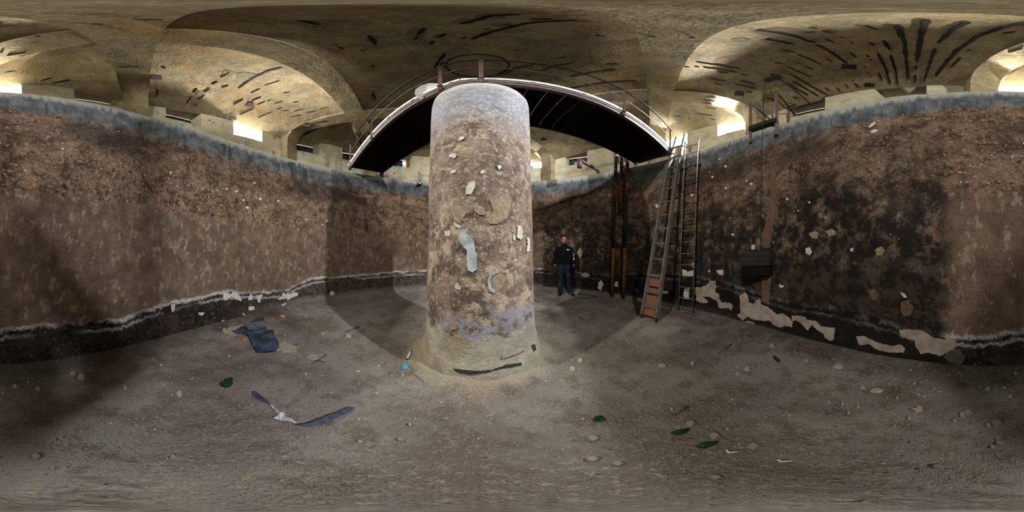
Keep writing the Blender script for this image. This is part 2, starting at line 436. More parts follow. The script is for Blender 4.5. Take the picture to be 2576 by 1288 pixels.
def green_glass():
    m = M('green_bottle_glass', .06, 0, .6)
    v = m.obj(); m.color(m.mix(m.noise(v, 20), '#0a2a14', '#1b5c30'))
    m.b.inputs['Transmission Weight'].default_value = .55
    m.b.inputs['IOR'].default_value = 1.5
    return m.m
MT['green_glass'] = green_glass()

# ------------------------------------------------------------------ mesh helpers
class MB:
    def __init__(s): s.v = []; s.f = []
    def add(s, vs, fs):
        o = len(s.v); s.v += [tuple(p) for p in vs]; s.f += [tuple(i + o for i in f) for f in fs]; return s
    def box(s, c, sx, sy, sz, rot=None):
        c = Vector(c); vs = []
        for dz in (-.5, .5):
            for dx, dy in ((-.5, -.5), (.5, -.5), (.5, .5), (-.5, .5)):
                p = Vector((dx * sx, dy * sy, dz * sz))
                if rot is not None: p = rot @ p
                vs.append(c + p)
        return s.add(vs, [(3, 2, 1, 0), (4, 5, 6, 7), (0, 1, 5, 4), (1, 2, 6, 5), (2, 3, 7, 6), (3, 0, 4, 7)])
    def bar(s, a, b, w, h, up=(0, 0, 1)):
        """box beam from a to b; w across, h along 'up'"""
        a, b = Vector(a), Vector(b); d = (b - a).normalized(); up = Vector(up)
        x = d.cross(up)
        if x.length < 1e-5: x = d.cross(Vector((1, 0, 0)))
        x.normalize(); y = x.cross(d)
        vs = []
        for e in (a, b):
            for i, j in ((-1, -1), (1, -1), (1, 1), (-1, 1)): vs.append(e + x * (w / 2 * i) + y * (h / 2 * j))
        return s.add(vs, [(3, 2, 1, 0), (4, 5, 6, 7), (0, 1, 5, 4), (1, 2, 6, 5), (2, 3, 7, 6), (3, 0, 4, 7)])
    def tube(s, pts, r, n=10, cap=True):
        pts = [Vector(p) for p in pts]; vs = []; fs = []
        rs = r if isinstance(r, (list, tuple)) else [r] * len(pts)
        ref = None
        for i, p in enumerate(pts):
            d = (pts[min(i + 1, len(pts) - 1)] - pts[max(i - 1, 0)]).normalized()
            if ref is None:
                ref = d.cross(Vector((0, 0, 1)))
                if ref.length < 1e-3: ref = d.cross(Vector((1, 0, 0)))
            x = (ref - d * ref.dot(d)).normalized(); ref = x; y = d.cross(x)
            for k in range(n):
                t = 2 * pi * k / n; vs.append(p + (x * cos(t) + y * sin(t)) * rs[i])
        for i in range(len(pts) - 1):
            for k in range(n):
                k2 = (k + 1) % n; fs.append((i * n + k, i * n + k2, (i + 1) * n + k2, (i + 1) * n + k))
        if cap: fs += [tuple(range(n))[::-1], tuple(range((len(pts) - 1) * n, len(pts) * n))]
        return s.add(vs, fs)
    def loft(s, rings, n=16, cap=True, sq=2.0):
        """rings of (cx,cy,cz,rx,ry) in horizontal planes"""
        vs = []; fs = []
        for cx, cy, cz, rx, ry in rings:
            for k in range(n):
                t = 2 * pi * k / n; c, d = cos(t), sin(t)
                vs.append((cx + rx * math.copysign(abs(c) ** (2 / sq), c), cy + ry * math.copysign(abs(d) ** (2 / sq), d), cz))
        for i in range(len(rings) - 1):
            for k in range(n):
                k2 = (k + 1) % n; fs.append((i * n + k, i * n + k2, (i + 1) * n + k2, (i + 1) * n + k))
        if cap: fs += [tuple(range(n))[::-1], tuple(range((len(rings) - 1) * n, len(rings) * n))]
        return s.add(vs, fs)
    def ball(s, c, rx, ry, rz, n=12, m=8):
        rings = []
        for i in range(m + 1):
            t = -pi / 2 + pi * i / m; q = max(cos(t), .03)
            rings.append((c[0], c[1], c[2] + rz * sin(t), rx * q, ry * q))
        return s.loft(rings, n)
    def prism(s, pts, ax):
        """closed polygon of 3D points extruded along vector ax"""
        n = len(pts); pts = [Vector(p) for p in pts]; ax = Vector(ax)
        return s.add(pts + [p + ax for p in pts], [tuple(range(n))[::-1], tuple(range(n, 2 * n))] + [(i, (i + 1) % n, n + (i + 1) % n, n + i) for i in range(n)])
    def build(s, name, mat, parent=None, smooth_=False, fix=True):
        me = bpy.data.meshes.new(name); me.from_pydata(s.v, [], s.f)
        if fix:
            bm = bmesh.new(); bm.from_mesh(me); bmesh.ops.recalc_face_normals(bm, faces=bm.faces); bm.to_mesh(me); bm.free()
        if mat is not None: me.materials.append(MT[mat] if isinstance(mat, str) else mat)
        if smooth_: me.polygons.foreach_set('use_smooth', [True] * len(me.polygons))
        me.update()
        o = bpy.data.objects.new(name, me); COL.objects.link(o)
        if parent is not None: o.parent = parent
        return o
def tag(o, label, cat=None, group=None, kind=None):
    o['label'] = label
    if cat: o['category'] = cat
    if group: o['group'] = group
    if kind: o['kind'] = kind
    return o
def empty(name, loc=(0, 0, 0), rz=0.0):
    o = bpy.data.objects.new(name, None); o.empty_display_size = .1
    o.location = loc; o.rotation_euler = (0, 0, rz); COL.objects.link(o); return o
def keep(child, parent):
    """parent a world-space mesh to a thing whose origin is elsewhere"""
    child.parent = parent
    child.matrix_parent_inverse = (Matrix.Translation(parent.location) @ parent.rotation_euler.to_matrix().to_4x4()).inverted()
    return child
def share(src, name, parent, loc=None, rot=None, mat=None):
    o = bpy.data.objects.new(name, src.data); COL.objects.link(o); o.parent = parent
    if loc is not None: o.location = loc
    if rot is not None: o.rotation_euler = rot
    return o

# ------------------------------------------------------------------ THE SETTING
# floor
def build_floor():
    mb = MB(); nr, na = 70, 160
    rr = [0.0 + (R + .05) * (i / nr) for i in range(nr + 1)]
    for i, r in enumerate(rr):
        for k in range(na):
            a = 2 * pi * k / na; x, y = CX + r * cos(a), CY + r * sin(a)
            mb.v.append((x, y, floor_z(x, y) + relief(x, y)))
    for i in range(nr):
        for k in range(na):
            k2 = (k + 1) % na; mb.f.append((i * na + k, (i + 1) * na + k, (i + 1) * na + k2, i * na + k2))
    o = mb.build('floor', 'floor', None, True, fix=False)
    bm = bmesh.new(); bm.from_mesh(o.data); bmesh.ops.remove_doubles(bm, verts=bm.verts, dist=1e-5); bm.to_mesh(o.data); bm.free()
    return tag(o, 'dusty grey brown dirt floor of the round tank', kind='structure')
FLOOR = build_floor()

# tank wall with rounded rim
def build_tank():
    mb = MB(); na = 200
    prof = [(R, -.35)] + [(R, -.35 + (ZRIM - .06 + .35) * i / 26) for i in range(1, 27)]
    for i in range(1, 7):
        t = pi / 2 * i / 6; prof.append((R + .06 - .06 * cos(t), ZRIM - .06 + .06 * sin(t)))
    prof += [(R + .22, ZRIM), (R + .25, ZRIM - .03), (R + .25, ZRIM - .55), (RW + .02, ZRIM - .55), (RW + .02, ZRIM - .75), (R + .2, -.35)]
    n = len(prof)
    for k in range(na):
        a = 2 * pi * k / na
        for r, z in prof: mb.v.append((CX + r * cos(a), CY + r * sin(a), z))
    for k in range(na):
        k2 = (k + 1) % na
        for i in range(n):
            i2 = (i + 1) % n; mb.f.append((k * n + i, k2 * n + i, k2 * n + i2, k * n + i2))
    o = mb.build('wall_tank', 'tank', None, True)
    return tag(o, 'stained brown curved inner wall of the round tank', kind='structure')
TANK = build_tank()

# windows: (x0, x1 in the photo of the glass, kind) ; hidden ones by angle
WINS = [(420, 470, 'dark'), (586, 632, 'bright'), (743, 780, 'dark'), (860, 905, 'dark'), (985, 1024, 'mixed'), (1333, 1358, 'bright'), (1436, 1475, 'dark'),
        (1690, 1728, 'bright'), (1838, 1880, 'bright'), (2014, 2072, 'dark'), (2236, 2318, 'dark'), (2520, 2590, 'bright'), (192, 270, 'dark')]
def win_angle(x0, x1):
    a = []
    for x in (x0, x1):
        lo = lonlat(x, 0)[0]; rho = circ_dist(lo, RG); a.append(ang(rho * sin(lo), rho * cos(lo)))
    d = (a[0] - a[1] + pi) % (2 * pi) - pi
    return a[1] + d / 2, abs(d)
wins = []
for x0, x1, k in WINS:
    a, w = win_angle(x0, x1); wins.append([a % (2 * pi), k])
WHALF = .37 / RG                           # half width of the glass as an angle
ZSILL, ZHEAD = 3.77, 4.36                  # glass, above camera
def vault_at(a, r=RW):
    u, v = w2uv(CX + r * cos(a), CY + r * sin(a)); return ceil_rel(u, v)
def build_outer():
    mb = MB(); cuts = set()
    for a, k in wins:
        for s in (-1, 1): cuts.add(round((a + s * WHALF * 1.22) % (2 * pi), 6))
    angs = sorted(cuts | {round(2 * pi * i / 160, 6) for i in range(160)})
    def inwin(a):
        for w, k in wins:
            if abs((a - w + pi) % (2 * pi) - pi) < WHALF * 1.22 - 1e-4: return True
        return False
    def P(a, z, r=RW): return (CX + r * cos(a), CY + r * sin(a), ZC + z)
    for i, a in enumerate(angs):
        b = angs[(i + 1) % len(angs)]
        if b < a: b += 2 * pi
        mid = (a + b) / 2
        if inwin(mid): zs = [(1.9, ZSILL - .02), (ZHEAD + .22, 5.2)]
        else: zs = [(1.9, 5.2)]
        for z0, z1 in zs:
            mb.add([P(a, z0), P(b, z0), P(b, z1), P(a, z1)], [(0, 1, 2, 3)])
    o = mb.build('wall_outer', 'outer', None, False, fix=False)
    return tag(o, 'pale limewashed round outer wall above the tank rim', kind='structure')
OUTER = build_outer()
# reveals, frames, panes
win_frame_parts = {}
def window(i, a, kind):
    e = empty('window_%d' % i, (CX + RG * cos(a), CY + RG * sin(a), ZC + ZSILL), a - pi / 2)   # local y points outward
    lab = {'bright': 'daylit six pane window', 'dark': 'sooty dark six pane window', 'mixed': 'half open six pane window with bare wood jamb'}[kind]
    lon = math.degrees(atan2(e.location.x, e.location.y))
    where = WHERE[i - 1]
    tag(e, lab + ' ' + where, kind='structure')
    w, h = .74, ZHEAD - ZSILL; dep = RG - RW
    # reveal: splayed sides, sloping head, sill
    wi = w / 2 * 1.22 * RW / RG + .005; hi = h + .24
    O = [(-w / 2, 0, 0), (w / 2, 0, 0), (w / 2, 0, h), (-w / 2, 0, h)]
    I = [(-wi, -dep - .03, -.03), (wi, -dep - .03, -.03), (wi, -dep - .03, hi), (-wi, -dep - .03, hi)]
    I2 = [(-wi - .05, -dep + .05, -.08), (wi + .05, -dep + .05, -.08), (wi + .05, -dep + .05, hi + .05), (-wi - .05, -dep + .05, hi + .05)]
    mb = MB()
    I = [(x, -dep - .024, z) for x, y, z in I]
    for q in range(4):
        q2 = (q + 1) % 4
        mb.add([O[q], O[q2], I[q2], I[q]], [(0, 1, 2, 3)])
    # outer skin so that no light leaks round the opening
    big = [(-w / 2 - .25, .05, -.25), (w / 2 + .25, .05, -.25), (w / 2 + .25, .05, h + .3), (-w / 2 - .25, .05, h + .3)]
    for q in range(4):
        q2 = (q + 1) % 4
        mb.add([(O[q][0], .05, O[q][2]), (O[q2][0], .05, O[q2][2]), big[q2], big[q]], [(0, 1, 2, 3)])
        mb.add([O[q], O[q2], (O[q2][0], .05, O[q2][2]), (O[q][0], .05, O[q][2])], [(0, 1, 2, 3)])
    mb.build('reveal', 'reveal' if kind == 'bright' else 'outer', e, fix=False)  # whiter reveal where daylit, its glow put into the colour
    fm = 'frame_pale' if kind == 'bright' else 'frame'  # paler frame where daylit, the bloom put into its colour
    gap = .0 if kind == 'bright' else .035          # daylight gap at the top of the loose dark sashes
    top = h - gap
    key = fm + str(gap)
    if key not in win_frame_parts:
        f = MB(); t = .034
        f.box((-w / 2 + t / 2, .02, top / 2), t, .03, top); f.box((w / 2 - t / 2, .02, top / 2), t, .03, top)
        f.box((0, .02, t / 2), w - 2 * t, .03, t); f.box((0, .02, top - t / 2), w - 2 * t, .03, t)
        fr = f.build('frame', fm, e)
        bv = MB().box((0, 0, 0), .028, .03, top - 2 * t).build('glazing_bar', fm, e)
        bh = MB().box((0, 0, 0), w - 2 * t, .032, .028).build('glazing_bar', fm, e)
        pn = MB().box((0, 0, 0), w / 3 - .02, .004, top / 2 - .02)
        pc = pn.build('pane', 'pane_clear', e); pd = pn.build('pane', 'pane_dirty', e)
        win_frame_parts[key] = (fr.data, bv.data, bh.data, pc.data, pd.data)
        for o in (fr, bv, bh, pc, pd): bpy.data.objects.remove(o)
    fr, bv, bh, pc, pd = win_frame_parts[key]
    def put(n, d, loc):
        o = bpy.data.objects.new(n, d); COL.objects.link(o); o.parent = e; o.location = loc; return o
    put('frame', fr, (0, 0, 0))
    for s in (-1, 1): put('glazing_bar', bv, (s * w / 6, .02, top / 2))
    put('glazing_bar', bh, (0, .02, top / 2))
    for c in range(3):
        for r_ in range(2):
            d = pc if kind == 'bright' or (kind == 'mixed' and c == 2) else pd
            put('pane', d, ((c - 1) * w / 3, .02, top * (.25 + .5 * r_)))
    if kind == 'mixed':
        MB().box((w / 2 - .06, -.05, h / 2), .1, .06, h).build('jamb_board', 'bare_wood', e)
    if i in DAYLIGHT:
        D = bpy.data.lights.new('window_daylight', 'SPOT'); D.energy, D.color = DAYLIGHT[i]; D.shadow_soft_size = .06; D.spot_size = rad(176); D.spot_blend = .12
        do = bpy.data.objects.new('window_daylight', D); COL.objects.link(do)
        do.location = (CX + (RG - .05) * cos(a), CY + (RG - .05) * sin(a), ZC + ZHEAD - .12)
        do.rotation_euler = Vector((-cos(a), -sin(a), -.12)).to_track_quat('-Z', 'Y').to_euler()
    return e
WHERE = ['behind the long left rim with blue notice below', 'between two left piers lighting a white reveal', 'beside the curved left pier with blue notice', 'behind the left end of the footbridge railing',
         'under the left footbridge near the central pillar', 'just right of the central pillar', 'behind the bent brown outlet pipe', 'behind the tops of the two ladders', 'right of the ladders beside the landing railing',
         'above the rim near the ceiling cables', 'under the rust streaked vault low behind the rim', 'behind the arch with the brightest reveal', 'low behind the rim left of the plain pier',
         'hidden behind the central pillar', 'hidden behind the right end of the footbridge']
for i, (a, k) in enumerate(wins): window(i + 1, a, k)

# ceiling
CEIL = empty('ceiling', (CX, CY, ZC + ZS))
tag(CEIL, 'stained vaulted concrete ceiling with crossing flat beams and bare rebar', kind='structure')
CEIL_INV = Matrix.Translation(CEIL.location).inverted()
def to_ceil(o):
    o.parent = CEIL; o.matrix_parent_inverse = CEIL_INV; return o
def panel(fn, n=26):
    mb = MB()
    for i in range(n + 1):
        for j in range(n + 1):
            u, v = fn(i / n, j / n); x, y = uv2w(u, v)
            mb.v.append((x, y, ZC + ceil_rel(u, v)))
    for i in range(n):
        for j in range(n):
            q = i * (n + 1) + j; mb.f.append((q, q + 1, q + n + 2, q + n + 1))
    return to_ceil(mb.build('vault_panel', 'vault', None, True, fix=False))
eps = 1e-3; OV = .04
panel(lambda s, t: (UM0 + (UM1 - UM0) * s, VM0 + (VM1 - VM0) * t), 40)
def side_u(sg):
    b = BL[0] - eps if sg < 0 else BR[1] + eps
    def f(s, t):
        v = VM0 + (VM1 - VM0) * t; w = CU + sg * (uwall(v) + OV); return (b + (w - b) * s, v)
    return f
def side_v(sg):
    b = BT[0] - eps if sg < 0 else BF[1] + eps
    def f(s, t):
        u = UM0 + (UM1 - UM0) * t; w = CV + sg * (sqrt(RW * RW - (u - CU) ** 2) + OV); return (u, b + (w - b) * s)
    return f
for sg in (-1, 1): panel(side_u(sg)); panel(side_v(sg))
def corner(su, sv):
    bu = BL[0] - eps if su < 0 else BR[1] + eps; bv = BT[0] - eps if sv < 0 else BF[1] + eps
    def f(s, t):
        th = pi / 2 * t; ex, ey = cos(th) * su, sin(th) * sv
        k = ex * (CU - bu) + ey * (CV - bv)
        D = k + sqrt(max((RW + OV) ** 2 - (CU - bu) ** 2 - (CV - bv) ** 2 + k * k, 0.01))
        d = .002 + (D - .002) * s
        return (bu + ex * d, bv + ey * d)
    return f
for su in (-1, 1):
    for sv in (-1, 1): panel(corner(su, sv))
def beam(axis, lo, hi, dz):
    mid = (lo + hi) / 2; c0 = CU if axis == 'v' else CV        # axis 'v': beam runs along v at u in (lo,hi)
    off = mid - (CU if axis == 'v' else CV); half = sqrt(RW * RW - off * off); cc = CV if axis == 'v' else CU
    zs = ZS + dz; prof = []
    a_, b_ = .42, .62; face = half - .17
    for sg in (-1, 1):
        arc = [(cc + sg * (face - a_ + a_ * sin(t)), zs - b_ * (1 - cos(t))) for t in [pi / 2 * q / 10 for q in range(11)]]
        leg = [(cc + sg * face, 1.9), (cc + sg * (half + .25), 1.9), (cc + sg * (half + .25), 5.1)]
        pr = arc + leg
        prof = prof + (pr if sg > 0 else pr[::-1])
    pts = []
    for s, z in prof:
        u, v = (lo, s) if axis == 'v' else (s, lo)
        x, y = uv2w(u, v); pts.append((x, y, ZC + z))
    ax = uv2w(hi - lo, 0) if axis == 'v' else uv2w(0, hi - lo)
    return to_ceil(MB().prism(pts, (ax[0], ax[1], 0)).build('beam', 'beam', None))
beam('v', *BL, 0.004); beam('v', *BR, 0.004); beam('u', *BT, 0); beam('u', *BF, 0)
# roof slab above, keeps the sky out
mb = MB(); n_ = 48
mb.prism([(CX + 5.6 * cos(2 * pi * k / n_), CY + 5.6 * sin(2 * pi * k / n_), ZC + 5.15) for k in range(n_)], (0, 0, .15))
to_ceil(mb.build('roof_slab', 'beam', None))
# round hatch outline in the middle vault
def hatch():
    mb = MB(); n = 40; ri, ro = .385, .41
    for k in range(n):
        for r in (ri, ro):
            for o in (0, -.012):
                x, y = CX - .02 + r * cos(2 * pi * k / n), CY + .02 + r * sin(2 * pi * k / n)
                u, v = w2uv(x, y); mb.v.append((x, y, ZC + ceil_rel(u, v) + .004 + o))
    for k in range(n):
        a = k * 4; b = ((k + 1) % n) * 4
        mb.f += [(a + 1, b + 1, b + 3, a + 3), (a, a + 1, b + 1, b)[::1], (a + 2, b + 2, b + 3, a + 3)]
    to_ceil(mb.build('hatch_ring', 'rust_groove', None))
hatch()

# bare corroded rebar streaks: pixel polylines (scaled tile coordinates)
K = 2.576
def T(off, *poly, w=.035): return [[(off + x / K, y / K) for x, y in poly], w]
ST = []
def S(off, s, w=.032):
    for part in s.split(';'):
        q = [float(t) for t in part.replace('-', ' ').replace(',', ' ').split()]
        ST.append(([(off + q[i] / K, q[i + 1] / K) for i in range(0, len(q), 2)], w))
S(1800, '268,196-400,213-520,238-645,278;650,288-720,320-790,365-850,412', .05)
S(1800, '325,255-420,270-510,288;1375,125-1335,220-1305,405;1180,160-1225,270-1250,515;1999,150-1850,180-1700,235-1560,330-1480,420-1425,497', .055)
S(1800, '600,177-665,187;570,208-635,215;690,198-760,215;975,163-1045,193;710,250-775,278;805,238-835,248;870,272-890,280;1000,275-1025,295;430,320-520,340;530,352-600,378-685,418;380,405-435,413;225,360-245,365')
S(1800, '0,420-165,445;0,445-140,468;20,465-80,475;160,480-215,490;120,540-265,575;155,520-260,545;0,515-65,525;465,430-620,500;570,425-635,452;520,403-555,415;720,380-755,402;480,478-600,545-725,615;500,525-600,580-685,635;410,510-600,615')
S(1800, '870,340-910,370;975,355-995,370;990,385-1010,392;955,430-970,437;985,470-995,476;1000,492-1010,498;1090,262-1130,322;1050,340-1100,440-1145,580;1135,355-1165,450-1190,590;1055,470-1080,520;1300,425-1298,452;1295,480-1292,555', .04)
S(1800, '1640,142-1540,190-1440,282;1425,310-1385,420-1350,530;1860,218-1945,203;1590,370-1525,440;1620,330-1660,322;1900,340-1985,315', .045)
S(1800, '710,565-740,585;785,565-810,590;840,545-865,570;900,535-930,568;885,515-897,522;325,630-400,650;195,590-235,598;505,625-535,637', .025)
S(1200, '0,240-100,205-200,180-300,155-420,140-650,130;60,105-150,98-265,92;345,125-495,122', .05)
S(1200, '165,160-235,160;45,190-80,185;520,378-580,368;410,458-500,428-635,403;310,490-350,482;830,413-905,408;600,492-740,465-890,445;600,570-760,540-900,525-1030,520;155,497-230,457-380,415;130,492-210,450-330,418', .03)
S(1200, '1425,403-1655,440;1470,438-1655,460;1340,432-1380,437;1415,433-1440,435;1560,465-1630,475;1510,510-1555,517;1565,518-1610,525;1540,540-1585,550;1410,733-1525,748;1480,695-1550,707;1505,768-1550,775;1275,752-1340,757;1365,765-1390,770;1480,628-1545,635;1465,648-1540,655;1455,665-1520,672', .03)
S(600, '0,572-100,500-200,455-275,437', .07)
S(600, '170,553-260,525;80,603-135,578;290,602-325,597;85,655-145,630;10,660-30,645;120,680-170,660;185,655-205,650;225,675-285,655;355,662-385,660;10,745-95,703;125,762-215,725;240,708-270,703;285,718-305,718;355,722-420,705;340,757-410,742;435,732-495,717;525,703-575,693', .035)
S(600, '380,133-450,142-515,160;645,305-680,315;625,288-640,293;790,325-820,330;845,230-870,260-890,290;1205,182-1160,230;1160,240-1140,258;1340,218-1285,245;1275,265-1240,290;1105,338-1130,339;860,425-880,435;1440,155-1560,125-1655,95;1480,240-1440,252;1620,210-1510,255;1590,190-1625,187;1340,345-1300,395-1270,440;1330,400-1310,420;870,600-885,650;1020,632-1022,650', .045)
S(600, '430,830-485,808;470,800-555,782;785,860-800,885;810,880-830,910;835,855-850,880', .035)
S(0, '600,155-660,157;870,127-1060,127;230,233-258,237;45,362-170,338;0,343-15,335;760,437-905,430;265,523-340,505;338,540-460,517;30,470-105,458;1065,430-1070,445;1020,575-1015,630', .035)
S(0, '1430,500-1485,472;1375,547-1410,530;1440,568-1480,555;1255,600-1280,575;1325,597-1360,575;1205,670-1240,625;1290,645-1325,615;1255,685-1280,668;1515,680-1570,648;1560,745-1640,705', .04)
def streak(poly, w):
    # densify, project to the vault and build a ragged bar half sunk in its groove
    pts = []
    for (x0, y0), (x1, y1) in zip(poly, poly[1:]):
        n = max(2, int(hypot(x1 - x0, y1 - y0) / 7))
        for q in range(n): pts.append((x0 + (x1 - x0) * q / n, y0 + (y1 - y0) * q / n))
    pts.append(poly[-1])
    P = []
    for x, y in pts:
        p = on_ceil(x, y)
        if hypot(p.x - CX, p.y - CY) < RW - .02: P.append(p)
    if len(P) < 2: return
    # smooth out the panel-to-beam steps
    mb = MB(); n = len(P)
    for i, p in enumerate(P):
        d = P[min(i + 1, n - 1)] - P[max(i - 1, 0)]; d.z = 0
        if d.length < 1e-6: d = Vector((1, 0, 0))
        d.normalize(); s = Vector((-d.y, d.x, 0))
        ww = w * (.75 + .5 * random.random()) / 2 * (1 if 0 < i < n - 1 else .45)
        for k, (o, dz) in enumerate(((-1, .01), (-.55, -.016), (.55, -.016), (1, .01))):
            mb.v.append(tuple(p + s * (ww * o * (.8 + .4 * random.random())) + Vector((0, 0, dz))))
    for i in range(n - 1):
        for k in range(3):
            a = i * 4 + k; mb.f.append((a, a + 1, a + 5, a + 4))
    mb.f += [(0, 1, 2, 3), (4 * n - 4, 4 * n - 3, 4 * n - 2, 4 * n - 1)]
    to_ceil(mb.build('rebar', 'rust_groove', None))
for p_, w_ in ST: streak(p_, w_)
# spalled patches round the largest streaks, and square iron boxes
def ceil_poly(name, cx, cy, rx, ry, mat, n=11, jag=.25, th=.012):
    mb = MB(); top = []
    for k in range(n):
        t = 2 * pi * k / n; q = 1 + jag * (random.random() - .5)
        top.append(on_ceil(cx + rx * cos(t) * q, cy + ry * sin(t) * q, th))
    c = on_ceil(cx, cy, th)
    if hypot(c.x - CX, c.y - CY) > RW - .05: return
    mb.add([c] + top + [p + Vector((0, 0, th + .02)) for p in top],
           [(0, 1 + k, 1 + (k + 1) % n) for k in range(n)] + [(1 + k, 1 + (k + 1) % n, 1 + n + (k + 1) % n, 1 + n + k) for k in range(n)])
    return to_ceil(mb.build(name, mat, None))
for x, y, rx, ry in [(1960, 82, 70, 12), (1955, 104, 40, 9), (1862, 101, 22, 6), (2088, 80, 18, 6), (2068, 100, 22, 8), (1975, 128, 20, 6), (1050, 85, 25, 14), (935, 98, 20, 10), (1105, 92, 18, 8),
                     (1168, 55, 30, 8), (1235, 42, 40, 8), (1262, 62, 28, 6), (1290, 78, 34, 6), (490, 260, 10, 8), (506, 236, 12, 8), (526, 228, 9, 8), (572, 186, 14, 8), (620, 192, 30, 10), (1560, 262, 30, 10), (1788, 250, 16, 9)]:
    ceil_poly('spalled_patch', x, y, rx, ry, 'spall', th=.006)
def ceil_box(x0, y0, x1, y1, sk=0):
    pts = [on_ceil(x0 + sk, y0, .0), on_ceil(x1 - sk * .3, y0 + 2, .0), on_ceil(x1, y1, .0), on_ceil(x0, y1 - 1, .0)]
    to_ceil(MB().prism(pts, (0, 0, -.012)).build('iron_box', 'steel_dark', None))
for q in [(2116, 161, 2155, 174, 2), (2175, 208, 2200, 218, 1), (1846, 228, 1872, 241, 4), (381, 188, 408, 200, 2), (616, 256, 637, 268, 6), (576, 292, 595, 301, 2), (1496, 86, 1511, 91, 4), (1289, 125, 1304, 128, 4), (1638, 89, 1648, 93, 0), (1736, 92, 1748, 96, 2), (1360, 346, 1375, 353, 2)]:
    ceil_box(*q)

# ------------------------------------------------------------------ CENTRAL PILLAR
PROF = [(.76, -1.5), (.745, -1.27), (.725, -1.16), (.69, -1.02), (.67, -.85), (.658, -.55), (.648, 0.0), (.635, .8), (.618, 1.6), (.607, 2.3), (.603, 2.45), (.592, 2.56), (.565, 2.66), (.52, 2.74), (.46, 2.79), (.38, 2.815), (0.001, 2.82)]
def pr(z):
    for (r0, z0), (r1, z1) in zip(PROF, PROF[1:]):
        if z0 <= z <= z1: return r0 + (r1 - r0) * (z - z0) / (z1 - z0)
    return PROF[0][0]
PCX, PCY = -.395, 2.01
PILLAR = empty('pillar', (PCX, PCY, 0))
tag(PILLAR, 'thick round plastered pillar in the middle of the tank', 'pillar')
def build_pillar():
    mb = MB(); n = 96
    prof = []
    for (r0, z0), (r1, z1) in zip(PROF, PROF[1:]):
        m = max(1, int((z1 - z0) / .06))
        for i in range(m): prof.append((r0 + (r1 - r0) * i / m, z0 + (z1 - z0) * i / m))
    prof.append(PROF[-1])
    for r, z in prof:
        for k in range(n):
            a = 2 * pi * k / n
            rr = r + (.010 * mnoise.noise((cos(a) * 2.2, sin(a) * 2.2, z * 1.6)) + (.03 * mnoise.noise((cos(a) * 3, sin(a) * 3, z * 3)) if z < -.95 else 0)) * min(1, r / .3)
            mb.v.append((rr * cos(a), rr * sin(a), ZC + z))
    for i in range(len(prof) - 1):
        for k in range(n):
            k2 = (k + 1) % n; mb.f.append((i * n + k, i * n + k2, (i + 1) * n + k2, (i + 1) * n + k))
    mb.build('shaft', 'pillar', PILLAR, True)
build_pillar()

# patches where the paint has come away, projected from outlines
def jag_outline(poly, amp):
    out = []
    n = len(poly)
    for i in range(n):
        (x0, y0), (x1, y1) = poly[i], poly[(i + 1) % n]
        m = max(2, int(hypot(x1 - x0, y1 - y0) / 1.8))
        for q in range(m):
            t = q / m; x = x0 + (x1 - x0) * t; y = y0 + (y1 - y0) * t
            j = amp * (.75 * mnoise.noise((x * .22, y * .22, 1.7)) + .45 * mnoise.noise((x * .7, y * .7, 4.1)))
            k = amp * (.75 * mnoise.noise((x * .22, y * .22, 9.1)) + .45 * mnoise.noise((x * .7, y * .7, 6.3)))
            out.append((x + j, y + k))
    return out
def surf_patch(poly, to3d, mat, parent, name='plaster_patch', th=.006, amp=1.6, step=14):
    """poly in pixels; to3d(px,py,off) -> point, off metres toward the viewer side of the surface"""
    o = jag_outline(poly, amp)
    xs = [p[0] for p in o]; ys = [p[1] for p in o]
    pts = [Vector(p) for p in o]; nb = len(pts)
    x = min(xs) + step / 2
    while x < max(xs):
        y = min(ys) + step / 2
        while y < max(ys):
            pts.append(Vector((x + .3, y + .2))); y += step
        x += step
    vs2, _, fs, *_r = delaunay_2d_cdt(pts, [(i, (i + 1) % nb) for i in range(nb)], [], 1, 1e-4)
    mb = MB()
    n = len(vs2)
    mb.v = [tuple(to3d(p.x, p.y, th)) for p in vs2]
    mb.f = [tuple(f) for f in fs]
    ov = [to3d(p[0], p[1], th) for p in o]; iv = [to3d(p[0], p[1], -.004) for p in o]
    m = len(ov)
    mb.add(ov + iv, [(i, (i + 1) % m, m + (i + 1) % m, m + i) for i in range(m)])
    ob = mb.build(name, mat, None)
    if parent is PILLAR: keep(ob, PILLAR)
    else: ob.parent = parent
    return ob
def tank3d(px, py, off): return on_cyl(px, py, R - off)
def pillar3d(px, py, off):
    lo, la = lonlat(px, py); dx, dy = sin(lo), cos(lo); k = dx * PCX + dy * PCY; z = math.tan(la) * 1.5
    rho = 1.5
    for _ in range(12):
        r = pr(z) + off + .004
        disc = r * r - PCX ** 2 - PCY ** 2 + k * k
        rho = k - sqrt(max(disc, 0)); z = rho * math.tan(la)
    return Vector((rho * dx, rho * dy, ZC + z))
def Z2(ox, oy, s, pts): return [(ox + x / s, oy + y / s) for x, y in pts]
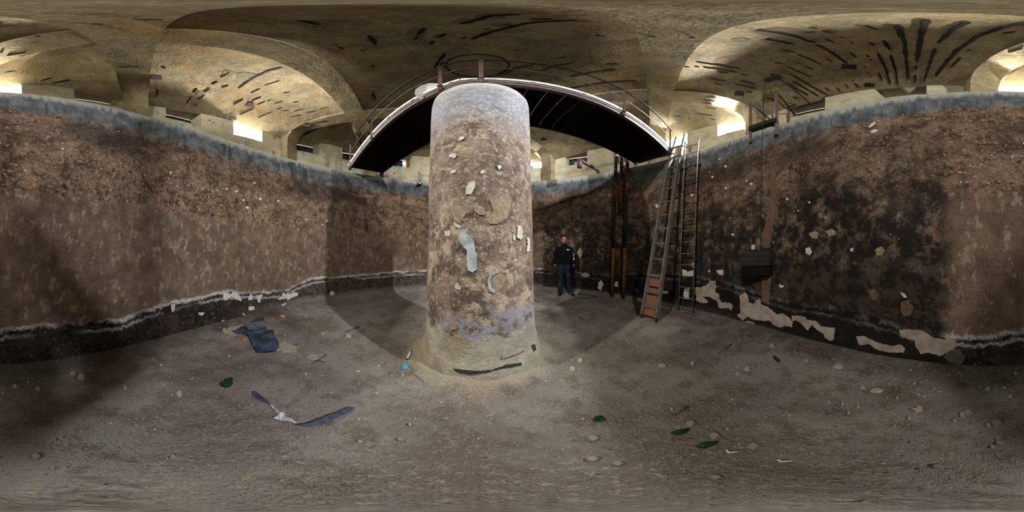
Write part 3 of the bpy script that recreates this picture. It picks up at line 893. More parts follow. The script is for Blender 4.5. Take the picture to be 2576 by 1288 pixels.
# on the tank wall
s8 = 2039 / 380
TP = [
 (Z2(1720, 660, s8, [(130, 340), (250, 330), (320, 300), (350, 245), (435, 250), (430, 300), (445, 330), (430, 370), (425, 400), (480, 430), (480, 490), (510, 545), (610, 540), (665, 580), (640, 655), (610, 615), (510, 625), (465, 600), (460, 540), (420, 500), (370, 480), (340, 460), (260, 470), (330, 520), (320, 550), (220, 545), (165, 510), (170, 450), (130, 430)]), 'plaster_pink'),
 (Z2(1720, 660, s8, [(755, 440), (800, 425), (815, 390), (865, 450), (880, 540), (945, 560), (990, 500), (1030, 500), (1045, 570), (1140, 600), (1200, 660), (1260, 700), (1340, 685), (1430, 750), (1465, 800), (1465, 875), (1370, 855), (1310, 880), (1220, 850), (1160, 785), (1085, 790), (940, 770), (865, 735), (800, 785), (710, 705), (770, 690), (755, 580)]), 'plaster_pink'),
 (Z2(1720, 660, s8, [(1455, 720), (1560, 720), (1640, 740), (1680, 780), (1790, 790), (1850, 860), (1990, 880), (2040, 880), (2030, 1040), (1970, 1060), (1900, 1020), (1890, 970), (1800, 910), (1730, 850), (1670, 915), (1620, 870), (1560, 800), (1460, 780)]), 'plaster_pink'),
 (Z2(1720, 660, s8, [(840, 785), (885, 795), (950, 815), (950, 840), (900, 840), (850, 825)]), 'plaster_pink'),
 (Z2(1720, 660, s8, [(440, 105), (535, 100), (535, 175), (500, 165), (455, 145)]), 'plaster'),
 (Z2(1720, 660, s8, [(325, 105), (350, 100), (360, 130), (340, 138)]), 'plaster'),
 (Z2(1720, 660, s8, [(1290, 285), (1320, 310), (1355, 310), (1350, 330), (1310, 348)]), 'plaster'),
 (Z2(1720, 660, s8, [(0, 360), (75, 350), (70, 500), (0, 490)]), 'plaster'),
 (Z2(1720, 660, s8, [(0, 120), (60, 125), (80, 160), (60, 195), (20, 195)]), 'plaster'),
]
s9 = 1666 / 776
TP += [
 (Z2(1800, 400, s9, [(990, 925), (1030, 920), (1120, 925), (1175, 965), (1240, 975), (1290, 965), (1305, 1005), (1280, 1035), (1240, 1050), (1215, 1065), (1150, 1045), (1110, 1055), (1080, 1010), (1075, 980), (1000, 960)]), 'plaster_pink'),
 (Z2(1800, 400, s9, [(1245, 1050), (1270, 1025), (1320, 1030), (1350, 1075), (1335, 1100), (1310, 1118), (1255, 1095), (1235, 1070)]), 'cement'),
 (Z2(1800, 400, s9, [(760, 958), (800, 955), (860, 985), (950, 1010), (1000, 1000), (1025, 1025), (1015, 1045), (940, 1045), (870, 1030), (830, 1000), (775, 1005)]), 'plaster_pink'),
 (Z2(1800, 400, s9, [(502, 400), (535, 388), (560, 400), (550, 430), (520, 428)]), 'plaster_tan'),
 (Z2(1800, 400, s9, [(600, 388), (630, 375), (652, 395), (640, 415), (610, 420)]), 'plaster_tan'),
 (Z2(1800, 400, s9, [(485, 485), (510, 475), (522, 500), (510, 520), (488, 510)]), 'plaster'),
 (Z2(1800, 400, s9, [(860, 490), (895, 470), (915, 495), (900, 520), (870, 520)]), 'plaster_tan'),
 (Z2(1800, 400, s9, [(820, 710), (860, 700), (882, 735), (870, 765), (840, 760)]), 'plaster_brown'),
 (Z2(1800, 400, s9, [(1000, 775), (1040, 760), (1070, 800), (1055, 845), (1015, 850), (998, 815)]), 'plaster_brown'),
 (Z2(1800, 400, s9, [(995, 718), (1020, 725), (1035, 750), (1015, 748)]), 'plaster'),
 (Z2(1800, 400, s9, [(1010, 820 - 0), (1012, 822), (1011, 824)]), 'plaster'),
 (Z2(1800, 400, s9, [(195, 465), (212, 462), (215, 488), (192, 488)]), 'plaster'),
 (Z2(1800, 400, s9, [(340, 680), (370, 683), (352, 698)]), 'plaster'),
 (Z2(1800, 400, s9, [(725, 485), (745, 478), (742, 500), (730, 500)]), 'plaster'),
 (Z2(1800, 400, s9, [(2, 600), (40, 600), (42, 628), (20, 625)]), 'plaster'),
 (Z2(1800, 400, s9, [(580, 315), (602, 310), (598, 330)]), 'plaster_tan'),
 (Z2(1800, 400, s9, [(498, 228), (515, 230), (508, 244)]), 'plaster'),
 (Z2(1800, 400, s9, [(248, 640), (300, 638), (290, 790), (250, 770)]), 'plaster_brown'),
 (Z2(1800, 0, K, [(990, 820), (1010, 800), (1030, 788), (1040, 795), (1020, 818), (1000, 828)]), 'plaster'),
 (Z2(1800, 0, K, [(1003, 850), (1035, 835), (1055, 850), (1030, 860), (1008, 862)]), 'plaster'),
]
s10 = 2190 / 340
TP += [
 (Z2(540, 700, s10, [(135, 255), (165, 235), (215, 235), (265, 255), (280, 225), (320, 225), (375, 250), (415, 295), (435, 355), (415, 370), (370, 345), (300, 315), (265, 295), (200, 350), (150, 365), (140, 320)]), 'plaster'),
 (Z2(540, 700, s10, [(575, 255), (610, 270), (612, 350), (545, 355), (548, 310)]), 'plaster'),
 (Z2(540, 700, s10, [(665, 300), (700, 275), (780, 255), (775, 290), (740, 345), (735, 400), (705, 390), (690, 340)]), 'plaster'),
 (Z2(540, 700, s10, [(1000, 325), (1060, 320), (1110, 225), (1150, 255), (1220, 260), (1290, 225), (1350, 230), (1350, 275), (1270, 310), (1220, 330), (1185, 360), (1160, 330), (1050, 350)]), 'plaster'),
 (Z2(540, 700, s10, [(1080, 430), (1150, 395), (1165, 415), (1100, 455)]), 'plaster'),
 (Z2(540, 700, s10, [(548, 470), (600, 450), (655, 475), (645, 500), (590, 520), (555, 520)]), 'plaster'),
 (Z2(540, 700, s10, [(445, 560), (470, 565), (495, 600), (475, 608)]), 'plaster'),
 (Z2(540, 700, s10, [(110, 690), (155, 675), (150, 705), (115, 730)]), 'plaster'),
 (Z2(540, 700, s10, [(1870, 225), (1905, 200), (1945, 240), (1920, 275), (1870, 280)]), 'plaster'),
 (Z2(0, 400, 1382 / 644, [(925, 785), (945, 780), (945, 815), (930, 827), (925, 815)]), 'plaster'),
 (Z2(0, 400, 1382 / 644, [(1070, 828), (1105, 828), (1095, 845), (1075, 843)]), 'plaster'),
 (Z2(0, 400, 1382 / 644, [(1340, 1140 - 342), (1370, 795), (1375, 812), (1345, 818)]), 'plaster'),
]
s11 = 1382 / 644
TP += [
 (Z2(1200, 400, s11, [(562, 622), (580, 612), (605, 618), (608, 632), (590, 640), (570, 635)]), 'plaster_pink'),
 (Z2(1200, 400, s11, [(655, 665), (672, 652), (682, 680), (668, 712), (652, 700)]), 'plaster'),
 (Z2(1200, 400, s11, [(745, 665), (760, 660), (762, 690), (742, 688)]), 'plaster'),
 (Z2(1200, 400, s11, [(850, 700), (870, 698), (875, 722), (858, 722)]), 'cement'),
 (Z2(1200, 400, s11, [(1003, 710), (1035, 712), (1030, 728), (1005, 728)]), 'plaster'),
 (Z2(1200, 400, s11, [(960, 250), (975, 242), (982, 258), (968, 266)]), 'plaster'),
 (Z2(1200, 400, s11, [(1103, 590), (1140, 610), (1165, 600), (1178, 620), (1160, 632), (1120, 635), (1105, 620)]), 'plaster'),
 (Z2(1200, 400, s11, [(1160, 560), (1178, 565), (1176, 582), (1160, 580)]), 'plaster'),
 (Z2(1200, 400, s11, [(545, 490), (560, 480), (568, 520), (555, 535), (540, 510)]), 'plaster_tan'),
]
TP += [
 (Z2(1800, 400, s9, [(295, 20), (330, 20), (325, 200), (315, 330), (292, 480), (252, 480), (270, 340), (295, 200)]), 'plaster_brown'),
 (Z2(400, 230, 6.44, [(990, 850), (1060, 835), (1090, 880), (1080, 960), (1060, 1060), (1030, 1000), (1010, 920)]), 'drip'),
 (Z2(400, 230, 6.44, [(1130, 900), (1175, 920), (1180, 1000), (1150, 1110), (1120, 1040), (1115, 960)]), 'drip'),
 (Z2(400, 230, 6.44, [(2070, 1140), (2200, 1150), (2210, 1230), (2170, 1290), (2130, 1290), (2100, 1210)]), 'drip'),
 (Z2(720, 330, 6.78, [(30, 580), (160, 580), (165, 680), (140, 820), (95, 825), (80, 680)]), 'drip'),
 (Z2(720, 330, 6.78, [(280, 640), (345, 640), (360, 760), (370, 900), (400, 1000), (290, 960), (275, 800)]), 'drip'),
]
for sp in [(120, 345), (158, 374), (130, 398), (298, 330), (365, 441), (430, 434), (446, 468), (510, 475), (525, 495), (547, 478), (571, 475), (595, 481), (613, 503), (622, 522), (640, 460), (655, 500), (668, 520), (700, 505), (770, 552), (812, 565),
           (822, 555), (1980, 500), (2008, 530), (1836, 548), (1843, 590), (1826, 473), (1878, 455), (1890, 462), (2240, 590), (2262, 600), (2488, 462), (2500, 398), (2546, 395), (2575, 360), (2330, 270), (2495, 390), (1785, 432), (1792, 445), (1690, 470), (1740, 490), (1810, 400), (1825, 418)]:
    q = 1.6 + 2.2 * random.random(); x, y = sp
    TP.append(([(x - q, y), (x - q * .3, y - q * .8), (x + q * .8, y - q * .5), (x + q, y + q * .5), (x, y + q), (x - q * .8, y + q * .6)], 'plaster'))
for poly, mat in TP:
    if max(p[0] for p in poly) - min(p[0] for p in poly) < 2: continue
    big = max(max(p[0] for p in poly) - min(p[0] for p in poly), max(p[1] for p in poly) - min(p[1] for p in poly))
    surf_patch(poly, tank3d, mat, TANK, amp=2.4 if big > 20 else .6, th=.006)
# on the pillar
sa = 1717 / 360; sb_ = 1656 / 360
PP = [
 ([(1138, 926), (1165, 930), (1200, 933), (1240, 929), (1275, 917), (1312, 912), (1314, 917), (1270, 926), (1225, 939), (1180, 941), (1148, 936)], 'gap'),
 ([(1262, 896), (1300, 880), (1318, 872), (1322, 880), (1296, 892), (1266, 903)], 'plaster_pink'),
 ([(1338, 868), (1346, 866), (1350, 880), (1344, 884)], 'gap'),

 (Z2(1040, 430, sa, [(630, 210), (660, 140), (720, 120), (745, 150), (735, 200), (695, 275), (625, 285)]), 'plaster'),
 (Z2(1040, 430, sa, [(370, 715), (400, 720), (440, 705), (445, 760), (420, 790), (375, 775)]), 'plaster'),
 (Z2(1040, 430, sa, [(535, 790), (570, 740), (620, 700), (655, 680), (640, 750), (725, 830), (735, 930), (765, 1020), (760, 1180), (720, 1220), (650, 1190), (640, 1060), (640, 950), (590, 900), (545, 850)]), 'plaster_blue'),
 (Z2(1040, 430, sa, [(485, 610), (520, 630), (575, 670), (560, 690), (515, 675), (490, 640)]), 'plaster'),
 (Z2(1040, 430, sa, [(1250, 665), (1285, 650), (1315, 720), (1315, 800), (1290, 830), (1245, 800)]), 'plaster'),
 (Z2(1040, 430, sa, [(1170, 665), (1205, 650), (1220, 710), (1200, 740), (1175, 720)]), 'pillar_tan'),
 (Z2(1040, 430, sa, [(1190, 770), (1215, 765), (1225, 820), (1205, 830)]), 'plaster'),
 (Z2(1040, 430, sa, [(1365, 800), (1395, 810), (1398, 960), (1360, 980), (1370, 880)]), 'plaster'),
 (Z2(1040, 430, sa, [(440, 460), (480, 350), (540, 340), (570, 430), (640, 500), (600, 560), (560, 640), (500, 600), (470, 530)]), 'pillar_tan'),
 (Z2(1040, 430, sa, [(720, 410), (770, 390), (860, 450), (860, 530), (800, 530), (730, 480)]), 'pillar_tan'),
 (Z2(1040, 430, sa, [(920, 350), (960, 305), (1010, 330), (1080, 280), (1150, 280), (1185, 350), (1150, 460), (1130, 560), (1020, 630), (920, 640), (880, 590), (960, 470)]), 'pillar_tan'),
 (Z2(1040, 430, sa, [(450, 5), (500, 0), (510, 15), (480, 28), (455, 22)]), 'plaster'),
 (Z2(1040, 430, sa, [(350, 1205), (430, 1225), (420, 1280), (360, 1270)]), 'pillar_tan'),
 (Z2(1040, 680, sb_, [(860, 110), (885, 40), (940, 10), (1010, 5), (985, 30), (915, 60), (890, 110), (905, 190), (960, 250), (940, 270), (890, 240), (862, 180)]), 'plaster_blue'),
 (Z2(1040, 680, sb_, [(895, 110), (930, 60), (1000, 30), (1060, 60), (1070, 130), (1030, 200), (960, 250), (915, 190)]), 'pillar_tan'),
 (Z2(1040, 680, sb_, [(470, 180), (510, 145), (550, 190), (545, 235), (490, 215)]), 'plaster'),
 (Z2(1040, 680, sb_, [(400, 620), (450, 590), (500, 620), (505, 670), (450, 700), (405, 670)]), 'pillar_tan'),
 (Z2(1040, 680, sb_, [(905, 590), (940, 560), (985, 570), (970, 610), (930, 640)]), 'pillar_tan'),
 (Z2(600, 0, K, [(1425, 895), (1450, 880), (1470, 888), (1450, 905), (1430, 908)]), 'plaster'),
 (Z2(600, 0, K, [(1365, 1000), (1400, 990), (1420, 1005), (1400, 1025), (1370, 1018)]), 'plaster'),
 (Z2(600, 0, K, [(1375, 1105), (1395, 1095), (1410, 1105), (1390, 1122)]), 'plaster'),
 (Z2(1200, 0, K, [(130, 1075), (150, 1068), (160, 1085), (145, 1098)]), 'plaster'),
 (Z2(1200, 0, K, [(20, 1110), (45, 1100), (55, 1118), (30, 1128)]), 'plaster'),
]
for poly, mat in PP: surf_patch(poly, pillar3d, mat, PILLAR, amp=2.6, th=.004, step=10)

# ------------------------------------------------------------------ FOOTBRIDGE
DZ = ZC + 2.83                              # underside of the side channels
BRIDGE = empty('footbridge', (-.5, 1.6, DZ))
tag(BRIDGE, 'dark steel and plank footbridge crossing the tank over the pillar', 'footbridge')
def B_(o): return keep(o, BRIDGE)
Mn = Vector((-.50, 1.53, 0)); An = Vector((-4.12, 2.62, 0)); Bn = Vector((3.30, 2.21, 0))
WID = 1.07
def seg_frame(a, b):
    d = (b - a).normalized(); n = Vector((-d.y, d.x, 0))
    if n.y < 0: n = -n
    return d, n
dl, nl = seg_frame(Mn, An); dr, nr_ = seg_frame(Mn, Bn)
# mitre on the far side
bis = (nl + nr_).normalized(); Mf = Mn + bis * (WID / bis.dot(nl))
def up(p, z): return Vector((p.x, p.y, DZ + z))
def chan(a, b, n, sgn):
    mb = MB()
    inn = n * sgn
    mb.prism([up(a, 0), up(a, .10), up(a + inn * .012, .10), up(a + inn * .012, .012), up(a + inn * .06, .012), up(a + inn * .06, 0)], b - a)
    return mb
for a, b, n, f in ((Mn, An, nl, 0), (Mn, Bn, nr_, 0)):
    B_(chan(a, b, n, 1).build('side_channel', 'steel_red', None))
    d = (b - a)
    L = d.length; d.normalize()
    # far channel
    a2 = Mf; b2 = b + n * WID
    B_(chan(a2, b2, n, -1).build('side_channel', 'steel_dark', None))
    # bottom angle along the near edge, its lit brightness put into the colour
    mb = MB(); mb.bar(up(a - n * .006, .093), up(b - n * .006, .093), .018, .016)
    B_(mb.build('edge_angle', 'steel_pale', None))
    # planks across, laid with narrow gaps
    pw = .235; t = .12
    while t < L + .05:
        p0 = a + d * t
        # plank clipped against the mitre on the far side
        q0 = p0 + n * .0; q1 = p0 + n * WID
        far = (Mf - a).dot(d)
        l0 = max(t - pw / 2 + .008, 0.005); l1 = t + pw / 2 - .008
        def pt(l, w):
            lm = far * (w / WID)              # start of the segment at this width
            return a + d * max(l, lm if far > 0 else l) + n * w
        c = [pt(l0, .004), pt(l1, .004), pt(l1, WID - .004), pt(l0, WID - .004)]
        if far < 0 and t == .12:
            c = [pt(l0, .004), pt(l1, .004), pt(l1, WID - .004), Mf - n * .004]
        if (c[2] - c[3]).length > .02 or far <= 0:
            pl = MB().prism([up(q, .105 + .004 * random.random()) for q in c], (0, 0, .03)).build('plank', 'plank', None); B_(pl)
        t += pw
    # plank-end spacer blocks and edge boards along the near edge, lit white painted in
    nb = int(L / .62); 
    for i in range(nb + 1):
        q = a + d * min(L - .05, .1 + i * .62)
        B_(MB().bar(up(q - d * .03 - n * .01, .142), up(q + d * .03 - n * .01, .142), .05, .016).build('spacer_block', 'board_white', None))
    nb = max(1, int(round(L / 1.25)))
    for i in range(nb):
        q0 = a + d * (L * i / nb + .004); q1 = a + d * (L * (i + 1) / nb - .004)
        mb = MB(); mb.prism([up(q0 - n * .015, .152), up(q0 - n * .02, .215), up(q0 + n * .14, .225), up(q0 + n * .14, .160)], q1 - q0)
        B_(mb.build('edge_board', 'board_white', None))
# loose rounded sheet sticking up on the near edge
q = [at_rho(x, y, 1.95) for x, y in [(1050, 247), (1043, 236), (1045, 225), (1058, 215), (1080, 209), (1108, 210), (1130, 211), (1112, 217), (1080, 232)]]
sh = MB().prism(q, (.05, .09, .0)).build('curved_sheet', 'board_white', None); B_(sh)
# railing on the near side
def rail_pt(px, h):
    """point on the near edge at photo column px, h above the deck"""
    lo = lonlat(px, 0)[0]; dx, dy = sin(lo), cos(lo)
    a, b = (Mn, An) if lo < atan2(Mn.x, Mn.y) else (Mn, Bn)
    e = b - a
    # solve dx*s = a + e*t
    det = dx * (-e.y) - dy * (-e.x)
    s_ = (a.x * (-e.y) - a.y * (-e.x)) / det
    return Vector((dx * s_, dy * s_, DZ + h))
posts = [(881, .98), (935, 1.06), (1107, 1.14), (1210, 1.20), (1570, 1.08), (1686, .98)]
tops = []; mids = []
for px, h in posts:
    p0 = rail_pt(px, -.005); p1 = rail_pt(px, h)
    out = Vector((p0.x, p0.y, 0)).normalized() * -.03
    mb = MB(); mb.bar(p0 + out, p1 + out, .045 if px in (1107, 1210) else .035, .04, up=(out.x, out.y, 0))
    po = B_(mb.build('railing_post', 'steel_red', None))
    cl = MB(); cl.box(p0 + out + Vector((0, 0, .15)), .055, .055, .03)
    c_ = cl.build('clamp', 'steel_dark', None); keep(c_, BRIDGE)
    c_.parent = po; c_.matrix_parent_inverse = Matrix.Identity(4)
    tops.append(p1 + out); mids.append(p0 + out + (p1 - p0) * .58)
kn = rail_pt(1157, .1) ; kout = Vector((kn.x, kn.y, 0)).normalized() * -.03
tk = Vector((kn.x, kn.y, 0)) + kout
tops_l = tops[:3] + [Vector((tk.x, tk.y, DZ + 1.18))] + tops[3:]
mids_l = mids[:3] + [Vector((tk.x, tk.y, DZ + .69))] + mids[3:]
B_(MB().tube(tops_l + [tops_l[-1] + (tops_l[-1] - tops_l[-2]).normalized() * .12], .017, 8).build('handrail', 'steel_dark', None, True))
B_(MB().tube(mids_l, .011, 8).build('mid_rail', 'steel_red', None, True))
# far-side end post seen over the left end
e0 = An + nl * WID - dl * .1
B_(MB().tube([up(e0, .1), up(e0, .95)], .016, 8).build('railing_post', 'steel_dark', None))
B_(MB().tube([tops[0], up(e0, .95)], .009, 6).build('handrail', 'steel_dark', None))

# ------------------------------------------------------------------ LADDERS
LAD = empty('wooden_ladder', on_floor(1632, 806)); tag(LAD, 'tall weathered wooden ladder leaning against the tank rim beside the footbridge', 'ladder')
f0, f1 = on_floor(1613, 801), on_floor(1650, 813)
t0, t1 = at_rho(1703, 346, 4.04), at_rho(1724, 339, 3.92)
ux = (f1 - f0).normalized()
for f, t in ((f0, t0), (f1, t1)):
    mb = MB()
    dirn = (t - f)
    side = (t0 - t1).normalized(); nrm = dirn.normalized().cross(side)
    mb.bar(f + dirn * .022, t, .042, .085, up=nrm)
    tip = f
    o = mb.build('stile', 'wood_grey', None); keep(o, LAD)
    mb = MB(); mb.tube([f + Vector((0, 0, .002)), f + dirn * .022], [.012, .04], 6); keep(mb.build('stile_foot', 'wood_dark', None), LAD)
def lad(t): return f0.lerp(t0, t), f1.lerp(t1, t)
# rung heights from photo rows on the left stile
rung_y = [767, 731, 692, 651, 613, 577, 543, 511, 478, 450, 425, 398, 372]
def t_for(y):
    lo_, hi_ = 0, 1
    for _ in range(40):
        m_ = (lo_ + hi_) / 2; p = f0.lerp(t0, m_); la = atan2(p.z - ZC, hypot(p.x, p.y)); yy = 644 - la / pi * 1288
        if yy > y: lo_ = m_
        else: hi_ = m_
    return (lo_ + hi_) / 2
for i, y in enumerate(rung_y):
    a, b = lad(t_for(y)); 
    keep(MB().bar(a, b, .035, .028 if i > 2 else .045).build('rung', 'wood_grey', None), LAD)
nrm = (t0 - f0).normalized().cross((f1 - f0).normalized())
if nrm.dot(Vector((-f0.x, -f0.y, 0))) < 0: nrm = -nrm
for y0, y1, ang_ in [(790, 771, 0), (763, 740, 0), (737, 722, 0), (718, 698, 0), (694, 688, 0)]:
    a0_, b0_ = lad(t_for(y0)); a1_, b1_ = lad(t_for(y1)); off = nrm * -.03; sh_ = (b0_ - a0_) * .06
    keep(MB().prism([a0_ + off + sh_, b0_ + off - sh_, b1_ + off - sh_, a1_ + off + sh_], nrm * -.015).build('board', 'wood_red', None), LAD)

LAD2 = empty('steel_ladder', on_floor(1725, 788)); tag(LAD2, 'narrow rusty steel ladder fixed to the tank wall with hooks over the rim', 'ladder')
def wallp(px, z, off):
    lo = lonlat(px, 0)[0]; rho = circ_dist(lo, R - off); return Vector((rho * sin(lo), rho * cos(lo), ZC + z))
zl0 = on_floor(1725, 790).z - ZC
for pb, ptx in ((1707, 1724), (1743, 1757)):
    for off in (.10, .17):
        b_ = wallp(pb, zl0 + .02, off); t_ = wallp(ptx, 2.95, off)
        keep(MB().tube([b_, t_], .013, 8).build('rail', 'ladder_steel', None, True), LAD2)
    b_ = wallp(pb, 0, .14); t_ = wallp(ptx, 3.02, .14)
    pts = [wallp(ptx, 2.9, .14), wallp(ptx, 3.08, .14), wallp(ptx, 3.08, -.14), wallp(ptx, 2.86, -.20)]
    keep(MB().tube(pts, .016, 8).build('rim_hook', 'steel_red', None), LAD2)
    mz = 2.28; f_ = (mz - zl0) / (2.95 - zl0); cxp = pb + (ptx - pb) * f_
    keep(MB().box(wallp(cxp, mz, .06), .11, .14, .10, Matrix.Rotation(-lonlat(cxp, 0)[0], 3, 'Z')).build('wall_bracket', 'cement', None), LAD2)
    keep(MB().box(wallp(pb, zl0 + .06, .06), .16, .2, .14, Matrix.Rotation(-lonlat(cxp, 0)[0] + .3, 3, 'Z')).build('footing', 'cement', None), LAD2)
nrung = 17
for i in range(nrung):
    z = zl0 + .12 + (2.85 - zl0 - .12) * i / (nrung - 1); f_ = (z - zl0) / (2.95 - zl0)
    keep(MB().tube([wallp(1707 + 17 * f_, z, .17), wallp(1743 + 14 * f_, z, .17)], .011, 6).build('rung', 'ladder_steel', None), LAD2)
keep(MB().tube([wallp(1707, zl0 + .03, .17), wallp(1743, zl0 + .03, .17)], .012, 6).build('rung', 'ladder_steel', None), LAD2)

# ------------------------------------------------------------------ PIPES
def pipe_thing(name, label, xb, xt, ztop, zbot, off=.13, r=.048, zsc=None):
    lo = lonlat((xb + xt) / 2, 0)[0]
    e = empty(name, wallp(xb, zbot, off)); tag(e, label, 'pipe')
    def at(z):
        f_ = (z - (-1.25)) / 4.5; return wallp(xb + (xt - xb) * f_, z, off)
    if zsc is not None:
        keep(MB().tube([at(zbot), at(zsc)], r * 1.06, 12).build('rusted_foot', 'pipe_orange', None, True), e)
        keep(MB().tube([at(zsc), at(1.75)], r, 12).build('shaft', 'pipe_black', None, True), e)
        keep(MB().tube([at(1.75), at(2.75)], r, 12).build('shaft', 'pipe_rust', None, True), e)
    else:
        keep(MB().tube([at(zbot), at(2.75)], r, 12).build('shaft', 'pipe_rust', None, True), e)
        keep(MB().tube([at(zbot - .02), at(zbot + .05)], r * 1.25, 12).build('collar', 'pipe_black', None, True), e)
    keep(MB().tube([at(2.75), at(ztop)], r, 12).build('shaft', 'pipe_black', None, True), e)
    keep(MB().tube([at(ztop - .05), at(ztop)], r * 1.2, 12).build('collar', 'pipe_brown', None, True), e)
    return e
fz = floor_z(2.6, 3.9) - ZC
pipe_thing('standpipe', 'leftmost rusty standpipe on the wall right of the man', 1539, 1550, 3.25, fz + .01, zsc=.22)
pipe_thing('standpipe', 'short middle pipe ending half way down between the standpipes', 1560, 1564, 3.28, 1.32)
pipe_thing('standpipe', 'rightmost rusty standpipe nearest the wooden ladder', 1568, 1580, 3.15, fz + .01, zsc=.22)
# small bypass pipes between the standpipe tops
BY = empty('bypass_pipe', wallp(1556, 2.85, .13)); tag(BY, 'thin bent bypass pipe linking the standpipe tops', 'pipe')
keep(MB().tube([wallp(1551, 3.2, .13), wallp(1556, 3.2, .13), wallp(1556, 2.98, .13), wallp(1563, 2.86, .13)], .016, 8).build('run', 'pipe_black', None, True), BY)
keep(MB().tube([wallp(1566, 3.2, .13), wallp(1572, 3.2, .13), wallp(1572, 2.98, .13), wallp(1579, 2.9, .13)], .016, 8).build('run', 'pipe_black', None, True), BY)
keep(MB().tube([wallp(1566, 2.78, .13), wallp(1578, 2.62, .13)], .016, 8).build('run', 'pipe_black', None, True), BY)
VG = empty('valve_gauge', wallp(1548.5, 3.3, .13)); tag(VG, 'round grey glass fronted gauge on top of the leftmost standpipe', 'gauge')
gp = wallp(1548.5, 3.36, .13); gd = Vector((-gp.x, -gp.y, 0)).normalized()
keep(MB().tube([gp - gd * .04, gp + gd * .04], .075, 16).build('housing', 'steel_pale', None, True), VG)
keep(MB().tube([gp + gd * .041, gp + gd * .046], .06, 16).build('dial', 'pane_dirty', None), VG)
keep(MB().tube([wallp(1548.5, 3.24, .13), gp - Vector((0, 0, .06))], .015, 8).build('stem', 'pipe_brown', None), VG)
# bent outlet pipe over the far rim
OP = empty('outlet_pipe', wallp(1508, 2.7, -.3)); tag(OP, 'bent brown outlet pipe reaching over the far rim', 'pipe')
p0 = at_rho(1508, 440, 5.45); p1 = at_rho(1503, 428, 5.35); p2 = at_rho(1490, 420, 5.22); p3 = at_rho(1464, 406, 4.85); p4 = at_rho(1458, 405, 4.78); p5 = at_rho(1456, 421, 4.76)
p5 = Vector((p4.x, p4.y, p5.z))
keep(MB().tube([Vector((p0.x, p0.y, ZRIM - .5)), p0, p1, p2, p3, p4 + (p3 - p4) * .3], .062, 14).build('run', 'pipe_brown', None, True), OP)
keep(MB().tube([p4 + Vector((0, 0, .07)), p5], .075, 14).build('nozzle', 'pipe_brown', None, True), OP)

# black stub pipe under left bridge end
SP = empty('stub_pipe', at_rho(961, 446, 5.6)); tag(SP, 'short black pipe stub behind the left end of the footbridge', 'pipe')
a_ = at_rho(961, 452, 5.62); b_ = at_rho(961, 428, 5.62)
keep(MB().tube([a_, b_], .055, 12).build('shaft', 'pipe_black', None, True), SP)
keep(MB().tube([a_ + Vector((0, 0, .10)), a_ + Vector((0, 0, .16))], .07, 12).build('collar', 'steel_dark', None, True), SP)
# black globe lamp hanging from wires on the far rim
GL = empty('globe_lamp', on_cyl(1056, 470)); tag(GL, 'small black globe lamp hanging from wires on the far tank rim', 'lamp')
gc = on_cyl(1056, 463, R - .10); gd = Vector((-gc.x, -gc.y, 0)).normalized()
mb = MB(); mb.ball(gc, .085, .085, .085); keep(mb.build('globe', 'steel_dark', None, True), GL)
keep(MB().tube([gc + gd * .075, gc + gd * .092], .04, 14).build('lens', 'pale_blue_plastic', None), GL)
keep(MB().tube([gc + Vector((0, 0, .07)), gc + Vector((0, 0, .16))], .02, 8).build('neck', 'steel_dark', None), GL)
wl = on_cyl(1030, 455, R - .10); wr = on_cyl(1077, 459, R - .10)
keep(MB().tube([wl, gc + Vector((0, 0, .13)), wr], .006, 5).build('wire', 'steel_dark', None), GL)

# ------------------------------------------------------------------ LANDING RAILING, WEIGHT, PULLEY
LR = empty('landing_railing', wallp(1918, 2.8, 0)); tag(LR, 'steel landing railing with dark timber sill on the rim above the hanging weight', 'railing')
def LRk(mb, n, m): keep(mb.build(n, m, None), LR)
pA, pB = wallp(1888, 2.86, .05), wallp(1955, 2.86, .05)
LRk(MB().bar(pA + Vector((0, 0, .0)), pB, .12, .13), 'sill_beam', 'wood_dark')
a0_ = wallp(1888, 2.45, .04); LRk(MB().bar(a0_, Vector((a0_.x, a0_.y, ZC + 3.92)), .05, .05, up=(1, 0, 0)), 'post', 'steel_red')
c0_ = wallp(1953, 2.42, .04); LRk(MB().bar(c0_, Vector((c0_.x, c0_.y, ZC + 4.12)), .06, .06, up=(1, 0, 0)), 'post', 'steel_red')
r1a = Vector((a0_.x, a0_.y, ZC + 3.92)); r1b = at_rho(1944, 307, 3.55); LRk(MB().tube([r1a - (r1b - r1a) * .04, r1b], .018, 8), 'handrail', 'steel_dark')
r2a = Vector((c0_.x, c0_.y, ZC + 4.12)); r2b = at_rho(2000, 291, 3.35); LRk(MB().tube([r2a - (r2b - r2a) * .06, r2b], .02, 8), 'handrail', 'steel_dark')
for x, y0, y1, rho in ((1925, 293, 330, 3.35), (1984, 277, 320, 3.15)):
    a = at_rho(x, y0, rho); LRk(MB().bar(a, Vector((a.x, a.y, ZRIM - .5)), .04, .04, up=(1, 0, 0)), 'post', 'steel_red')
